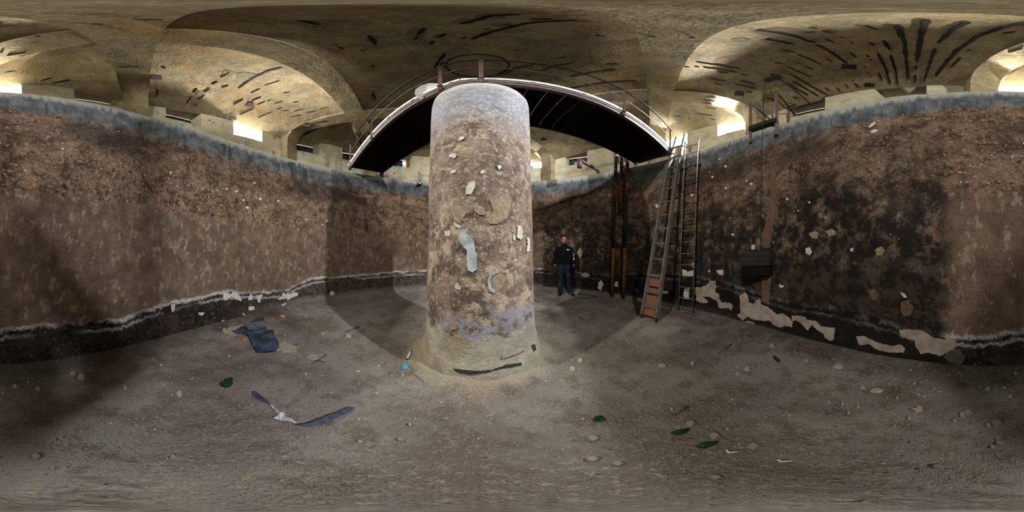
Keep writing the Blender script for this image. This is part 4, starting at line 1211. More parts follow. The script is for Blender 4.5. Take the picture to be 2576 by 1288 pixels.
# hanging timber weight
HW = empty('hanging_weight', on_cyl(1910, 690)); tag(HW, 'blackened timber block hanging on a cable against the dark tank wall', 'weight')
wc = on_cyl(1905, 648, R - .14); lo = lonlat(1908, 0)[0]
rx = Vector((cos(lo), -sin(lo), 0)); ry = Vector((sin(lo), cos(lo), 0))
prof_ = [(-.27, -.13), (.10, -.13), (.23, -.09), (.25, .0), (.25, .12), (-.27, .12)]
prof_ = [(-.27, -.13), (.19, -.13), (.27, -.04), (.27, .12), (-.27, .12)]
zt, zb_ = .125, -.125
tops_ = [wc + rx * x + ry * y + Vector((0, 0, zt - .02 * (x < 0))) for x, y in prof_]
mb = MB(); mb.prism([p - Vector((0, 0, .25)) for p in tops_], (0, 0, .235)); keep(mb.build('block', 'wood_dark', None), HW)
mb = MB(); mb.prism([wc + rx * x * .98 + ry * (y * .9 + .01) + Vector((0, 0, -.28)) for x, y in prof_], (0, 0, .15)); keep(mb.build('lower_block', 'plank', None), HW)  # dark block stands in for the shadow below the weight
mb = MB(); mb.bar(wc + rx * .185 + ry * -.135 + Vector((0, 0, -.13)), wc + rx * .185 + ry * -.135 + Vector((0, 0, .11)), .02, .01, up=ry); keep(mb.build('strap', 'steel_dark', None), HW)
keep(MB().tube([wc + rx * .06 + Vector((0, 0, .11)), wc + rx * .06 + Vector((0, 0, .2))], .012, 6).build('eye', 'steel_dark', None), HW)
# cable and pulley
PB = empty('pulley_block', on_ceil(1944, 196)); tag(PB, 'black pulley block under the rust streaked vault carrying the weight cable', 'pulley')
b0, b1 = at_z(1926, 203, 4.42), at_z(1963, 191, 4.42)
keep(MB().bar(b0, b1, .11, .12).build('casing', 'steel_dark', None), PB)
mid_ = (b0 + b1) / 2; cz_ = on_ceil(1944, 196).z
keep(MB().bar(mid_, Vector((mid_.x, mid_.y, cz_ + .02)), .04, .04, up=(1, 0, 0)).build('hanger', 'steel_dark', None), PB)
for q0, q1, z1, rr_ in (((1960, 198), (2040, 264), 3.95, .014), ((1958, 200), (2010, 238), 4.3, .006)):
    keep(MB().tube([at_z(*q0, 4.4), at_z(*q1, z1)], rr_, 6).build('stay_rod', 'steel_dark', None), PB)
CB = empty('weight_cable', wc + Vector((0, 0, .2))); tag(CB, 'thin black cable from the ceiling pulley down to the timber weight', 'cable')
keep(MB().tube([b0 + Vector((0, 0, -.05)), wallp(1919, 2.9, .2), wc + rx * .06 + Vector((0, 0, .19))], .006, 6).build('strand', 'steel_dark', None), CB)
# wall conduit above the dark window near the pulley
CO = empty('conduit', on_cyl(1984, 262, RW - .04)); tag(CO, 'black electrical conduit running along the wall above a window near the pulley', 'conduit')
def under(p):
    return Vector((p.x, p.y, min(p.z, ZC + vault_at(ang(p.x, p.y), RW - .05) - .03)))
keep(MB().tube([under(on_cyl(x, y, RW - .05)) for x, y in [(1981, 262), (1995, 260), (2014, 267), (2040, 262), (2066, 256), (2071, 245), (2080, 241), (2098, 238)]], .012, 6).build('run', 'steel_dark', None), CO)

# blue notices under the windows
NOT = [(457, 315, 'left of the bright window with white reveal'), (618, 359, 'under the bright left window'), (762, 387, 'beside the curved left pier'), (1003, 420, 'under the left footbridge'), (1449, 411, 'behind the outlet pipe nozzle'), (1337, 422, 'right of the pillar under a bright window')]
for x, y, w_ in NOT:
    p = on_cyl(x, y, RW - .008); a = ang(p.x, p.y)
    e = empty('notice', p, a - pi / 2); tag(e, 'small blue notice plate on the pale wall ' + w_, 'notice', 'blue notices under the windows')
    MB().box((0, 0, 0), .12, .008, .13).build('plate', 'notice', e)
    MB().tube([(.01, -.005, -.005), (.01, -.008, -.005)], .02, 10).build('mark', 'ink', e)
    MB().box((0, -.006, .045), .08, .002, .008).build('mark', 'ink', e)

# patches of bare red brick on the outer wall
for x, y, rx_, ry_ in [(527, 303, 5, 2), (537, 308, 4, 2), (561, 313, 3, 1.4), (688, 384, 4, 6), (690, 345, 3, 5), (651, 322, 2, 5), (686, 330, 4, 2), (817, 396, 3, 1.6), (823, 414, 5, 1.8), (991, 436, 4, 3), (487, 317, 3, 3)]:
    poly = [(x + rx_ * cos(t) * (.7 + .5 * random.random()), y + ry_ * sin(t) * (.7 + .5 * random.random())) for t in [2 * pi * k / 9 for k in range(9)]]
    surf_patch(poly, lambda px, py, off: on_cyl(px, py, RW - off), 'brick', OUTER, name='brick_patch', th=.006, amp=.6)

# ------------------------------------------------------------------ PERSON
def remesh(o, vox):
    m = o.modifiers.new('remesh', 'REMESH'); m.mode = 'VOXEL'; m.voxel_size = vox; m.use_smooth_shade = True
    s_ = o.modifiers.new('smooth', 'SMOOTH'); s_.iterations = 4; s_.factor = .5
def person():
    px, py = 1420, 741
    lo = lonlat(px, 0)[0]; rho = 5.03
    x, y = rho * sin(lo), rho * cos(lo)
    P = empty('person', (x, y, floor_z(x, y) + relief(x, y)), -lo)
    tag(P, 'standing man in black zip jacket and blue jeans, arms down, facing the camera', 'person')
    # local: +x = viewer's right, -y = towards the camera
    b = MB()
    # head
    b.loft([(0, .0, 1.60, .045, .06), (0, -.008, 1.615, .058, .08), (0, -.006, 1.65, .072, .098), (0, .0, 1.70, .078, .104), (0, .006, 1.745, .080, .106), (0, .01, 1.79, .074, .098), (0, .012, 1.82, .052, .072), (0, .012, 1.835, .02, .03)], 20)
    b.loft([(0, .02, 1.46, .062, .062), (0, .018, 1.56, .058, .06), (0, .015, 1.63, .055, .06)], 16)          # neck
    b.loft([(0, -.100, 1.66, .018, .014), (0, -.112, 1.675, .017, .018), (0, -.104, 1.71, .010, .012), (0, -.1, 1.725, .007, .01)], 10)  # nose
    b.loft([(0, -.085, 1.605, .026, .02), (0, -.09, 1.618, .03, .02), (0, -.085, 1.63, .026, .02)], 10)       # chin
    for s in (-1, 1):
        b.ball((s * .082, .012, 1.695), .012, .022, .034, 8, 6)      # ears
        b.ball((s * .034, -.088, 1.725), .026, .016, .010, 8, 6)     # brows
    # torso under the clothes
    b.loft([(0, .01, .92, .14, .095), (0, .01, 1.05, .13, .09), (0, .01, 1.25, .155, .10), (0, .01, 1.40, .165, .10), (0, .015, 1.48, .10, .07)], 16)
    for s in (-1, 1):
        sh = (s * .185, .01, 1.435); el = (s * .265, .015, 1.17); wr = (s * .275, -.02, .93)
        b.tube([(s * .10, .01, 1.42), sh, el, wr], [.06, .055, .042, .03], 10)
        # hand: palm and five curled fingers
        b.tube([wr, (s * .272, -.03, .885), (s * .268, -.036, .84)], [.028, .04, .036], 10)
        for k, (dy, ln) in enumerate(((-.03, .066), (-.010, .075), (.010, .07), (.028, .055))):
            base = Vector((s * .27, -.035 + dy, .845))
            b.tube([base, base + Vector((-s * .006, -.004, -ln * .5)), base + Vector((-s * .022, -.006, -ln * .9))], [.0105, .0095, .008], 7)
        tb = Vector((s * .258, -.06, .885)); b.tube([Vector((s * .268, -.035, .905)), tb, tb + Vector((-s * .012, -.014, -.045))], [.014, .012, .009], 7)
    legs = {-1: [(-.085, .01, .93), (-.105, -.005, .52), (-.128, .015, .08)], 1: [(.085, .01, .93), (.125, -.005, .52), (.155, .015, .08)]}
    for s in (-1, 1):
        b.tube(legs[s], [.085, .056, .038], 12)
        a = legs[s][2]; b.tube([(a[0], .03, .05), (a[0] + (.03 if s > 0 else 0), -.08, .04)], [.028, .024], 8)
    body = b.build('body', 'skin', P); remesh(body, .0075)
    # jacket
    j = MB()
    j.loft([(0, .01, .955, .178, .125), (0, .01, 1.0, .19, .135), (0, .008, 1.10, .196, .14), (0, .008, 1.25, .205, .142), (0, .01, 1.36, .212, .14), (0, .012, 1.43, .205, .125), (0, .016, 1.485, .155, .10), (0, .018, 1.53, .098, .088), (0, .02, 1.585, .078, .082)], 24, sq=2.3)
    for s in (-1, 1):
        j.tube([(s * .13, .012, 1.43), (s * .205, .012, 1.415), (s * .262, .015, 1.28), (s * .285, .018, 1.16), (s * .29, .0, 1.02), (s * .288, -.015, .935)], [.07, .082, .076, .068, .058, .052], 14)
    jk = j.build('jacket', 'jacket', P); remesh(jk, .011)
    c = MB(); c.tube([(0, -.142, .97), (0, -.146, 1.2), (0, -.138, 1.38), (0, -.10, 1.50)], .004, 6); c.build('zip', 'steel_dark', jk)
    # white chest print and sleeve print (short strokes in two rows)
    for k, (xx, ww, zz, hh) in enumerate(((.085, .035, 1.405, .022), (.125, .03, 1.402, .014), (.152, .014, 1.400, .012), (.10, .05, 1.380, .008), (.142, .022, 1.378, .008))):
        MB().box((xx, -.142 + .28 * (xx - .06) ** 1.0 * .35, zz), ww, .012, hh, Matrix.Rotation(.18, 3, 'Z')).build('chest_print', 'white_print', jk)
    MB().box((.285, -.062, 1.12), .022, .012, .07, Matrix.Rotation(.5, 3, 'Z')).build('sleeve_print', 'white_print', jk)
    MB().box((.283, -.066, 1.24), .008, .010, .10, Matrix.Rotation(.5, 3, 'Z')).build('sleeve_print', 'white_print', jk)
    # gloves: dark hands
    for s in (-1, 1):
        g = MB()
        g.tube([(s * .285, -.02, .945), (s * .278, -.03, .89), (s * .27, -.036, .835)], [.036, .048, .042], 10)
        for k, (dy, ln) in enumerate(((-.03, .07), (-.010, .08), (.010, .074), (.028, .06))):
            base = Vector((s * .27, -.035 + dy, .845))
            g.tube([base, base + Vector((-s * .006, -.004, -ln * .5)), base + Vector((-s * .024, -.006, -ln * .92))], [.0135, .0125, .0105], 7)
        tb = Vector((s * .256, -.065, .885)); g.tube([Vector((s * .268, -.038, .91)), tb, tb + Vector((-s * .012, -.014, -.05))], [.018, .016, .012], 7)
        gl = g.build('glove', 'shoe', P); remesh(gl, .006)
        MB().tube([(s * .288, -.018, .945), (s * .286, -.022, .93)], .042, 12).build('glove_cuff', 'steel_pale', gl)
    # jeans
    q = MB()
    q.loft([(0, .01, .80, .165, .11), (0, .01, .88, .178, .118), (0, .01, .97, .172, .115), (0, .01, 1.03, .165, .11)], 20, sq=2.3)
    q.tube([(-.085, .01, .86), (-.10, 0, .70), (-.112, -.005, .52), (-.125, .012, .30), (-.132, .015, .06)], [.102, .096, .082, .078, .082], 14)
    q.tube([(.085, .01, .86), (.105, 0, .70), (.128, -.005, .52), (.148, .012, .30), (.16, .015, .06)], [.102, .096, .084, .08, .086], 14)
    jn = q.build('jeans', 'jeans', P); remesh(jn, .011)
    # shoes
    for s, ox, ax in ((-1, -.132, -.03), (1, .165, .10)):
        sh = MB()
        sh.tube([(ox - ax * .25, .085, .045), (ox, .03, .055), (ox + ax * .6, -.07, .045), (ox + ax, -.16, .035), (ox + ax * 1.12, -.19, .03)], [.035, .047, .046, .042, .024], 12)
        sh.v = [(a, b_, max(0.012, c_)) for a, b_, c_ in sh.v]
        so = sh.build('shoe', 'shoe', P, True)
        sl = MB(); sl.tube([(ox - ax * .25, .09, .008), (ox, .03, .008), (ox + ax * .6, -.07, .008), (ox + ax * 1.12, -.195, .008)], [.034, .05, .05, .03], 10)
        sl.v = [(a, b_, min(.016, max(0.0, c_))) for a, b_, c_ in sl.v]; sl.build('sole', 'shoe', so)
        if s > 0:
            for k in range(3): MB().box((ox + ax * (.45 + .12 * k), -.06 - .03 * k, .085 - .006 * k), .05, .008, .006).build('lace', 'white_print', so)
    # hair, eyes, mouth
    h = MB(); h.loft([(0, .022, 1.745, .083, .104), (0, .020, 1.775, .083, .104), (0, .014, 1.805, .074, .098), (0, .014, 1.83, .052, .074), (0, .013, 1.845, .02, .03)], 20)
    hr = h.build('hair', 'hair', P, True)
    for s in (-1, 1):
        ey = MB().ball((s * .032, -.094, 1.709), .014, .009, .007, 10, 6).build('eye', 'white_plastic', P, True)
        MB().ball((s * .031, -.102, 1.709), .0062, .003, .0062, 8, 6).build('iris', 'ink', ey, True)
        MB().tube([(s * .014, -.106, 1.731), (s * .034, -.104, 1.735), (s * .052, -.093, 1.729)], .0034, 6).build('eyebrow', 'hair', P)
    MB().tube([(-.024, -.094, 1.641), (0, -.1, 1.643), (.024, -.094, 1.641)], .0045, 6).build('mouth', 'lips', P)
person()

# ------------------------------------------------------------------ THINGS ON THE FLOOR
def floor_poly(px):
    return [on_floor(x, y) for x, y in px]
def sheet(name, mat, outline_px, lift, parent=None, bumps=.02, th=.004, res=44):
    """crumpled sheet lying on the floor inside a pixel outline"""
    P = floor_poly(jag_outline(outline_px, 6) if mat == 'dust' else outline_px)
    o2 = [Vector((p.x, p.y)) for p in P]
    xs = [p.x for p in o2]; ys = [p.y for p in o2]
    st = max(max(xs) - min(xs), max(ys) - min(ys)) / res
    pts = []
    n = len(o2)
    for i in range(n):
        a, b = o2[i], o2[(i + 1) % n]; m = max(1, int((b - a).length / st))
        for q in range(m): pts.append(a.lerp(b, q / m))
    nb = len(pts)
    x = min(xs)
    while x < max(xs):
        y = min(ys)
        while y < max(ys): pts.append(Vector((x, y))); y += st
        x += st
    v2, _, fs, *_r = delaunay_2d_cdt(pts, [(i, (i + 1) % nb) for i in range(nb)], [], 1, 1e-5)
    mb = MB(); n = len(v2)
    for p in v2:
        f_ = floor_z(p.x, p.y) + relief(p.x, p.y)
        c = 1.1 - 1.6 * abs(mnoise.noise((p.x * 4.5, p.y * 4.5, 2.2))) - .7 * abs(mnoise.noise((p.x * 11, p.y * 11, 5.2)))
        c = max(0.0, c)
        mb.v.append((p.x, p.y, f_ + lift + bumps * c))
    mb.f = [tuple(f) for f in fs]
    ob = mb.build(name, mat, None, True)
    s_ = ob.modifiers.new('thick', 'SOLIDIFY'); s_.thickness = th
    return ob
sx = 2190 / 340
TA = empty('plastic_sheet', on_floor(655, 850)); tag(TA, 'crumpled dark blue plastic sheet lying by the left wall', 'plastic sheet')
keep(sheet('sheet_body', 'tarp', Z2(540, 700, sx, [(520, 800), (600, 745), (760, 665), (795, 655), (805, 745), (850, 870), (955, 885), (960, 950), (1040, 1100), (1045, 1160), (980, 1250), (680, 1235), (590, 1080), (530, 950)]), .012, bumps=.07), TA)
keep(sheet('sheet_flap', 'tarp_dusty', Z2(540, 700, sx, [(530, 790), (790, 745), (850, 840), (700, 890), (540, 910), (515, 850)]), .075, bumps=.02), TA)
keep(sheet('sheet_tail', 'tarp', Z2(540, 700, sx, [(285, 880), (420, 800), (520, 790), (530, 960), (440, 905), (340, 912)]), .01, bumps=.05), TA)
DU = tag(sheet('dust_patch', 'dust', Z2(540, 700, sx, [(120, 850), (250, 790), (440, 760), (500, 790), (280, 870), (420, 930), (530, 1000), (480, 1010), (300, 930), (160, 910)]), .002, bumps=.008, th=.003), 'pale plaster dust spread left of the blue plastic sheet', 'dust')
DU2 = tag(sheet('dust_patch', 'dust', Z2(540, 780, 2254 / 560, [(930, 480), (990, 440), (1050, 470), (1040, 510), (960, 510)]), .002, bumps=.006, th=.003), 'pale round plaster dust patch beside the crossed twigs', 'dust')
DU3 = tag(sheet('dust_patch', 'dust', Z2(540, 780, 2254 / 560, [(640, 360), (700, 320), (840, 370), (820, 430), (700, 440), (660, 400)]), .002, bumps=.006, th=.003), 'pale plaster dust patch right of the blue plastic sheet', 'dust')
# long dark plastic strip with crumpled middle
SR = empty('plastic_strip', on_floor(720, 1055)); tag(SR, 'long torn dark plastic strip with a crumpled pale middle', 'plastic strip')
s2 = 2254 / 560
keep(sheet('strip_end', 'strip', Z2(540, 780, s2, [(375, 835), (400, 830), (440, 855), (530, 920), (570, 965), (550, 968), (470, 930), (400, 890), (375, 860)]), .012, bumps=.012, th=.003), SR)
keep(sheet('strip_neck', 'steel_pale', Z2(540, 780, s2, [(565, 975), (580, 975), (650, 1030), (665, 1055), (640, 1062), (600, 1020)]), .02, bumps=.015, th=.003), SR)
keep(sheet('strip_crumple', 'strip_white', Z2(540, 780, s2, [(590, 1100), (640, 1072), (670, 1040), (705, 1045), (720, 1100), (780, 1125), (820, 1155), (850, 1160), (800, 1172), (720, 1145), (650, 1120)]), .02, bumps=.04, th=.003), SR)
keep(sheet('strip_band', 'strip', Z2(540, 780, s2, [(830, 1172), (960, 1150), (1130, 1085), (1270, 1025), (1350, 985), (1420, 1000), (1370, 1040), (1180, 1130), (1060, 1185), (960, 1202), (880, 1190)]), .015, bumps=.012, th=.003), SR)
# shards of green glass
def shard(name, label, px, h, grp=None, kind='bottle shard'):
    P = floor_poly(px); c = sum(P, Vector()) / len(P)
    e = empty(name, c); tag(e, label, kind, grp)
    mb = MB(); n = len(P)
    base = [p + Vector((0, 0, .004)) for p in P]; topv = [c + (p - c) * .82 + Vector((0, 0, h * (.5 + .5 * abs(mnoise.noise((p.x * 9, p.y * 9, 1)))))) for p in P]
    mb.add(base + topv, [(i, (i + 1) % n, n + (i + 1) % n, n + i) for i in range(n)] + [tuple(range(n))[::-1]])
    cc = [c + (p - c) * .45 + Vector((0, 0, h * .95)) for p in P]
    mb.add(topv + cc, [(i, (i + 1) % n, n + (i + 1) % n, n + i) for i in range(n)] + [tuple(range(n, 2 * n))])
    keep(mb.build('curved_wall', 'green_glass', None, True), e)
    return e
s3 = 2033 / 644
sh1 = shard('bottle_shard', 'green bottle bottom with jagged rim on the grey floor left of the plastic strip', Z2(0, 880, s3, [(1738, 268), (1780, 250), (1810, 228), (1845, 225), (1850, 270), (1830, 295), (1785, 305), (1750, 290)]), .03)
for dx_, dy_, hh in ((1790, 240, .03), (1815, 235, .03), (1838, 235, .045)):
    p = on_floor(dx_ / s3, 880 + dy_ / s3); keep(MB().tube([p, p + Vector((.0, .0, hh))], [.02, .003], 4).build('jag', 'green_glass', None), sh1)
s4 = 1637 / 544
shard('bottle_shard', 'green curved bottle shard with bright glints nearer the footbridge side', Z2(1600, 860, s4, [(255, 688), (300, 672), (360, 668), (415, 658), (395, 685), (340, 705), (290, 708)]), .04)
shard('bottle_shard', 'green curved bottle shard lying closest to the camera among mud slabs', Z2(1600, 860, s4, [(445, 792), (490, 772), (550, 768), (630, 760), (600, 782), (540, 805), (480, 808)]), .04)
shard('bottle_shard', 'small upright green glass neck near the pale wall foot plaster', Z2(1600, 860, s4, [(1030, 112), (1060, 112), (1095, 150), (1080, 160), (1050, 140)]), .04)
shard('bottle_shard', 'dull flat green glass fragment on the floor right of the pillar', Z2(1000, 860, 1938 / 644, [(1475, 590), (1500, 562), (1545, 555), (1580, 592), (1540, 608), (1490, 605)]), .012)
# lighter and wrapper by the pillar
LI = empty('lighter', on_floor(1030, 898)); tag(LI, 'white cigarette lighter with red end beside the pillar foot', 'lighter')
a = on_floor(1024, 905) + Vector((0, 0, .015)); b = on_floor(1033, 888) + Vector((0, 0, .02)); c = on_floor(1035, 885) + Vector((0, 0, .02))
keep(MB().tube([a, b], .014, 10).build('case', 'white_plastic', None, True), LI); keep(MB().tube([b, c], .013, 10).build('cap', 'red_plastic', None, True), LI)
keep(MB().tube([a, a + (a - b).normalized() * .012], .010, 8).build('base', 'steel_dark', None), LI)
tag(sheet('foil_wrapper', 'blue_foil', Z2(540, 780, s2, [(1890, 595), (1915, 565), (1960, 558), (1965, 575), (1945, 600), (1915, 607)]), .012, bumps=.04, th=.002), 'crumpled bright blue foil wrapper near the pillar foot', 'wrapper')
# terracotta sherds
def sherd(name, label, px, mat, h=.02, cat='sherd', grp=None):
    P = floor_poly(px); c = sum(P, Vector()) / len(P)
    mb = MB(); n = len(P)
    b_ = [p - Vector((0, 0, .01)) for p in P]; t_ = [c + (p - c) * .86 + Vector((0, 0, h * (.8 + .4 * random.random()))) for p in P]
    mb.add(b_ + t_, [(i, (i + 1) % n, n + (i + 1) % n, n + i) for i in range(n)] + [tuple(range(n))[::-1], tuple(range(n, 2 * n))])
    o = mb.build(name, mat, None); tag(o, label, cat, grp); return o
sherd('clay_sherd', 'brown curved clay sherd with pale chip, above the blue plastic sheet', Z2(540, 700, sx, [(980, 625), (1050, 660), (1125, 655), (1120, 668), (1040, 680), (990, 655)]), 'tile_red', .03)
sherd('clay_sherd', 'reddish broken clay lump left of the blue plastic sheet', Z2(540, 700, sx, [(345, 965), (385, 935), (450, 945), (470, 995), (420, 1010), (360, 1000)]), 'tile_red', .05)
sherd('plaster_flake', 'white plaster flake on the brown clay sherd', Z2(540, 700, sx, [(1055, 615), (1100, 620), (1140, 635), (1120, 655), (1080, 645)]), 'stone_pale', .045, 'flake')
# stones: individually placed
stones = [(205, 948, 11, 8), (185, 940, 8, 6), (38, 972, 7, 4), (96, 979, 8, 5), (90, 1148, 14, 10), (137, 1106, 6, 3), (155, 1101, 6, 2), (132, 1178, 6, 3), (162, 1176, 8, 2), (436, 1147, 7, 3), (420, 1153, 5, 3), (316, 976, 6, 6), (452, 990, 8, 8),
          (877, 847, 8, 4), (812, 840, 5, 2), (1031, 1069, 6, 4), (1109, 1014, 5, 3), (1180, 1002, 5, 3), (905, 1112, 9, 4), (1008, 1107, 12, 5), (1742, 915, 6, 4), (1854, 940, 4, 4), (1857, 941, 5, 4), (1880, 929, 8, 6), (1942, 870, 6, 4), (2028, 909, 5, 3),
          (2109, 923, 14, 6), (2084, 1010, 5, 4), (2119, 1016, 6, 4), (2134, 1039, 5, 4), (2158, 1024, 6, 4), (1738, 1065, 12, 8), (1798, 1096, 14, 8), (1895, 1122, 16, 9), (2170, 976, 8, 4), (2205, 984, 18, 6), (2257, 1001, 5, 3), (2287, 1052, 7, 4), (2435, 1040, 14, 9),
          (2420, 1044, 9, 7), (2507, 1064, 16, 9), (2486, 1070, 8, 6), (2515, 1115, 13, 7), (2510, 1105, 8, 3), (2496, 1124, 7, 4), (2486, 980, 9, 4), (2543, 998, 7, 4), (2402, 1059, 8, 3), (2475, 1089, 10, 3), (2540, 1103, 14, 4), (2361, 1174, 20, 7), (2320, 1181, 13, 3), (2296, 1113, 10, 3),
          (2250, 1072, 6, 2), (1667, 921, 11, 4), (1690, 1030, 5, 4), (1492, 1104, 16, 8), (1490, 1155, 18, 8), (1466, 1056, 7, 3), (1440, 930, 9, 7), (1460, 908, 8, 6), (1555, 1167, 16, 6), (1800, 1200, 18, 6), (700, 882, 5, 3)]
proto = []
for k in range(5):
    mb = MB(); n = 9
    ring0 = [(cos(2 * pi * q / n) * (.8 + .35 * random.random()), sin(2 * pi * q / n) * (.8 + .35 * random.random())) for q in range(n)]
    for sc_, z in ((1.0, 0.0), (1.02, .35), (.72, .9)): mb.v += [(x * sc_, y * sc_, z + .08 * random.random()) for x, y in ring0]
    for l in range(2):
        for q in range(n):
            q2 = (q + 1) % n; mb.f.append((l * n + q, l * n + q2, (l + 1) * n + q2, (l + 1) * n + q))
    mb.f += [tuple(range(n))[::-1], tuple(range(2 * n, 3 * n))]
    o = mb.build('stone', ['stone', 'stone', 'mud', 'stone', 'stone_pale'][k], None); proto.append(o.data); bpy.data.objects.remove(o)
def put_stone(p, sx_, sy_, h, rz, dat, label, grp, name='stone', cat='stone'):
    o = bpy.data.objects.new(name, dat); COL.objects.link(o)
    o.location = (p.x, p.y, p.z - h * .15); o.scale = (sx_, sy_, h); o.rotation_euler = (0, 0, rz)
    tag(o, label, cat, grp); return o
for i, (x, y, rx_, ry_) in enumerate(stones):
    c = on_floor(x, y); sw = (on_floor(x + rx_, y) - c).length; sh_ = (on_floor(x, y + ry_) - on_floor(x, y - ry_)).length / 2
    if y < 1000: d = 3 if i % 2 else 0
    else: d = 2 if rx_ > 9 else 1
    lab = ('flat grey mud coated stone slab lying in the cracked dirt near the camera' if d == 2 else 'small loose grey stone lying on the dirt floor')
    put_stone(c, sw, max(sh_, sw * .4), .55 * min(sw, sh_) + .016, -lonlat(x, 0)[0], proto[d], lab, 'mud coated slabs' if d == 2 else 'loose grey stones', 'stone_slab' if d == 2 else 'stone')
chips = [(1664 / s2 + 540, 921), (770, 940), (901, 934), (1013, 943), (1015, 964), (980, 981), (834, 988), (948, 989), (917, 1053), (903, 1054), (1382, 936), (1373, 958), (1226, 1047), (1232, 1045), (1203, 1104), (1173, 1149), (1860, 1117), (1848, 1123), (1975, 1139), (1966, 1145), (1900, 1184), (1594, 1117), (1830, 1080), (1920, 1111), (1985, 1046),
         (2290, 931), (2300, 965), (2310, 993), (2325, 998), (2350, 978), (2365, 986), (2200, 988), (2232, 1001), (2527, 976), (2555, 938), (70, 962), (8, 990), (405, 918), (635, 1019), (640, 815), (577, 896), (770, 795), (724, 775), (709, 765)]
for x, y in chips:
    c = on_floor(x, y); r_ = hypot(c.x, c.y) * (.004 + .004 * random.random())
    put_stone(c, r_ * 1.4, r_, .01, random.random() * 6, proto[4], 'tiny white plaster chip lying on the dirt floor', 'white plaster chips', 'plaster_chip', 'chip')
sherd('plaster_lump', 'pinkish broken plaster lump on the dark gravel near the back wall', Z2(2032, 860, s4, [(775, 520), (820, 512), (850, 500), (875, 515), (870, 535), (810, 540)]), 'stone_pink', .04, 'plaster lump')
# twigs and small laths
def stick(name, label, pts, r, mat='twig', cat='twig', grp=None):
    P = [on_floor(x, y) + Vector((0, 0, r)) for x, y in pts]
    return tag(MB().tube(P, r, 6).build(name, mat, None, True), label, cat, grp)
stick('twig', 'straight dry twig lying at the edge of the bridge shadow left of the pillar', Z2(540, 780, s2, [(1330, 225), (1400, 198), (1462, 175)]), .012)
stick('twig', 'dark twig lying over a pale dust patch on the left floor', Z2(540, 780, s2, [(985, 550), (1060, 505), (1130, 458)]), .011)
stick('twig', 'curved thin twig touching the dark straight twig', Z2(540, 780, s2, [(1055, 505), (1080, 525), (1125, 530)]), .006)
stick('twig', 'long dark stick on the floor right of the wooden ladder', Z2(1600, 860, s4, [(620, 88), (675, 55), (722, 22)]), .010)
stick('twig', 'short dark rotten stick half buried in mud right of the pillar', Z2(1600, 860, s4, [(280, 555), (330, 525), (385, 498)]), .014)
stick('lath', 'small pale bent lath right of the green shards', Z2(1600, 860, s4, [(685, 815), (700, 838), (775, 832)]), .007, 'stone_pale', 'lath')
stick('lath', 'second pale bent lath farther right near white chips', Z2(1600, 860, s4, [(1068, 890), (1100, 908), (1180, 900)]), .007, 'stone_pale', 'lath')
stick('rod', 'thin dark rod on the floor between the man and the standpipes', [(1452, 741), (1475, 743), (1500, 747)], .015, 'twig', 'rod')
stick('twig', 'short twig lying in the bridge shadow right of the pillar', Z2(1200, 400, s11, [(555, 855), (575, 872)]), .012)
stick('twig', 'thin straw beside the blue wrapper at the pillar foot', Z2(1000, 860, 1938 / 644, [(110, 235), (150, 265), (200, 308)]), .004)
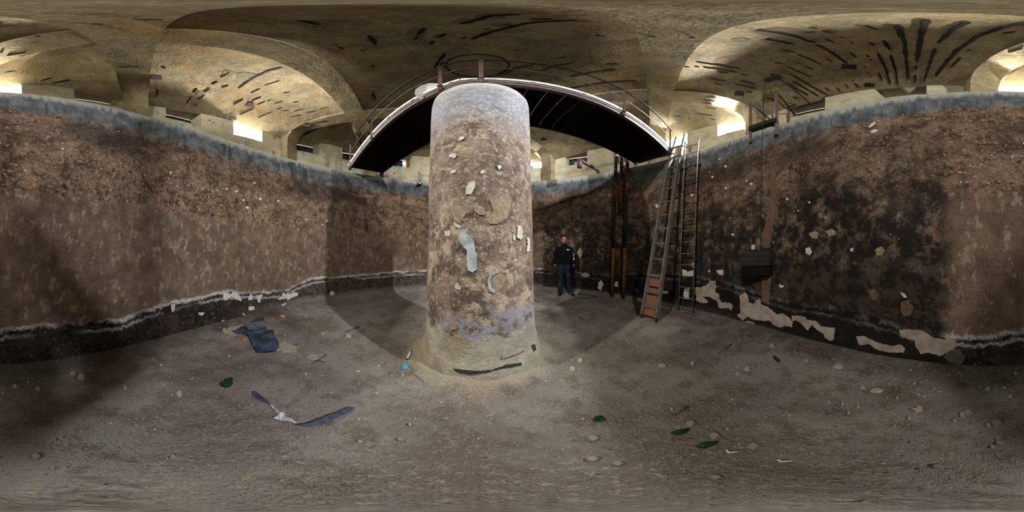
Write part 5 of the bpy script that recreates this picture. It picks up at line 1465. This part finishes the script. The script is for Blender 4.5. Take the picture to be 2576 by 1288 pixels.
# gravel: uncountable crumbs over the whole floor
def gravel():
    mb = MB(); rnd = random.Random(3); n = 0
    zones = []
    while n < 24000:
        a = rnd.random() * 2 * pi; r = sqrt(rnd.random()) * (R - .03); x, y = CX + r * cos(a), CY + r * sin(a)
        if hypot(x - PCX, y - PCY) < .8: continue
        dens = .30 + .9 * max(0, mnoise.noise((x * .9, y * .9, 4))) + .8 * smooth(R - .9, R - .1, r) * (1 if x > 0 else .25) + 1.0 * (1 - smooth(.85, 1.25, r))
        if rnd.random() > dens: continue
        s = .003 + .010 * rnd.random() ** 3 * (1.7 if rnd.random() < .15 else 1)
        z = floor_z(x, y) + relief(x, y); t = rnd.random() * pi
        c_, s_ = cos(t) * s, sin(t) * s; e = .5 + .5 * rnd.random()
        mb.add([(x + c_, y + s_, z - .001), (x - s_ * e, y + c_ * e, z - .001), (x - c_, y - s_, z - .001), (x + s_ * e, y - c_ * e, z - .001), (x + c_ * .3, y + s_ * .2, z + s * .9)],
               [(0, 1, 4), (1, 2, 4), (2, 3, 4), (3, 0, 4)])
        n += 1
    o = mb.build('gravel', 'gravel', None, False, fix=False)
    tag(o, 'fine loose gravel and crumbs scattered over the dirt floor', 'gravel', kind='stuff')
gravel()
ORD = ['nearest', 'second nearest', 'third nearest', 'fourth nearest', 'fifth nearest', 'sixth nearest', 'seventh nearest', 'eighth nearest', 'ninth nearest', 'tenth nearest', 'eleventh nearest', 'twelfth nearest', 'thirteenth nearest', 'fourteenth nearest', 'fifteenth nearest', 'sixteenth nearest', 'seventeenth nearest', 'eighteenth nearest', 'nineteenth nearest', 'twentieth nearest']
LANDMARKS = [('the pillar foot', (PCX, PCY - .7)), ('the blue plastic sheet', on_floor(655, 850)), ('the crumpled plastic strip', on_floor(720, 1050)), ('the green bottle bottom', on_floor(570, 962)), ('the wooden ladder foot', on_floor(1632, 806)),
             ('the pinkish plaster lump', on_floor(2305, 1033)), ('the timber weight on the dark wall', on_floor(1930, 850)), ('the green shard with bright glints', on_floor(1712, 1086)), ('the dull flat green fragment', on_floor(1507, 1053)), ('the second pale bent lath', on_floor(1975, 1160)), ('the left wall below the salt line', on_floor(100, 950)), ('the back wall foot', on_floor(2470, 960))]
for nm, word in (('stone', 'small loose grey stone'), ('stone_slab', 'flat mud coated stone slab'), ('plaster_chip', 'tiny white plaster chip')):
    bins = {}
    for o in list(COL.objects):
        if o.name.split('.')[0] != nm: continue
        d = sorted((hypot(o.location.x - l[1][0], o.location.y - l[1][1]), l[0]) for l in LANDMARKS)
        bins.setdefault(d[0][1], []).append((d[0][0], o))
    for l, q in bins.items():
        for k, (d_, o) in enumerate(sorted(q, key=lambda t: t[0])): o['label'] = '%s lying %s to %s' % (word, ORD[min(k, 19)], l)
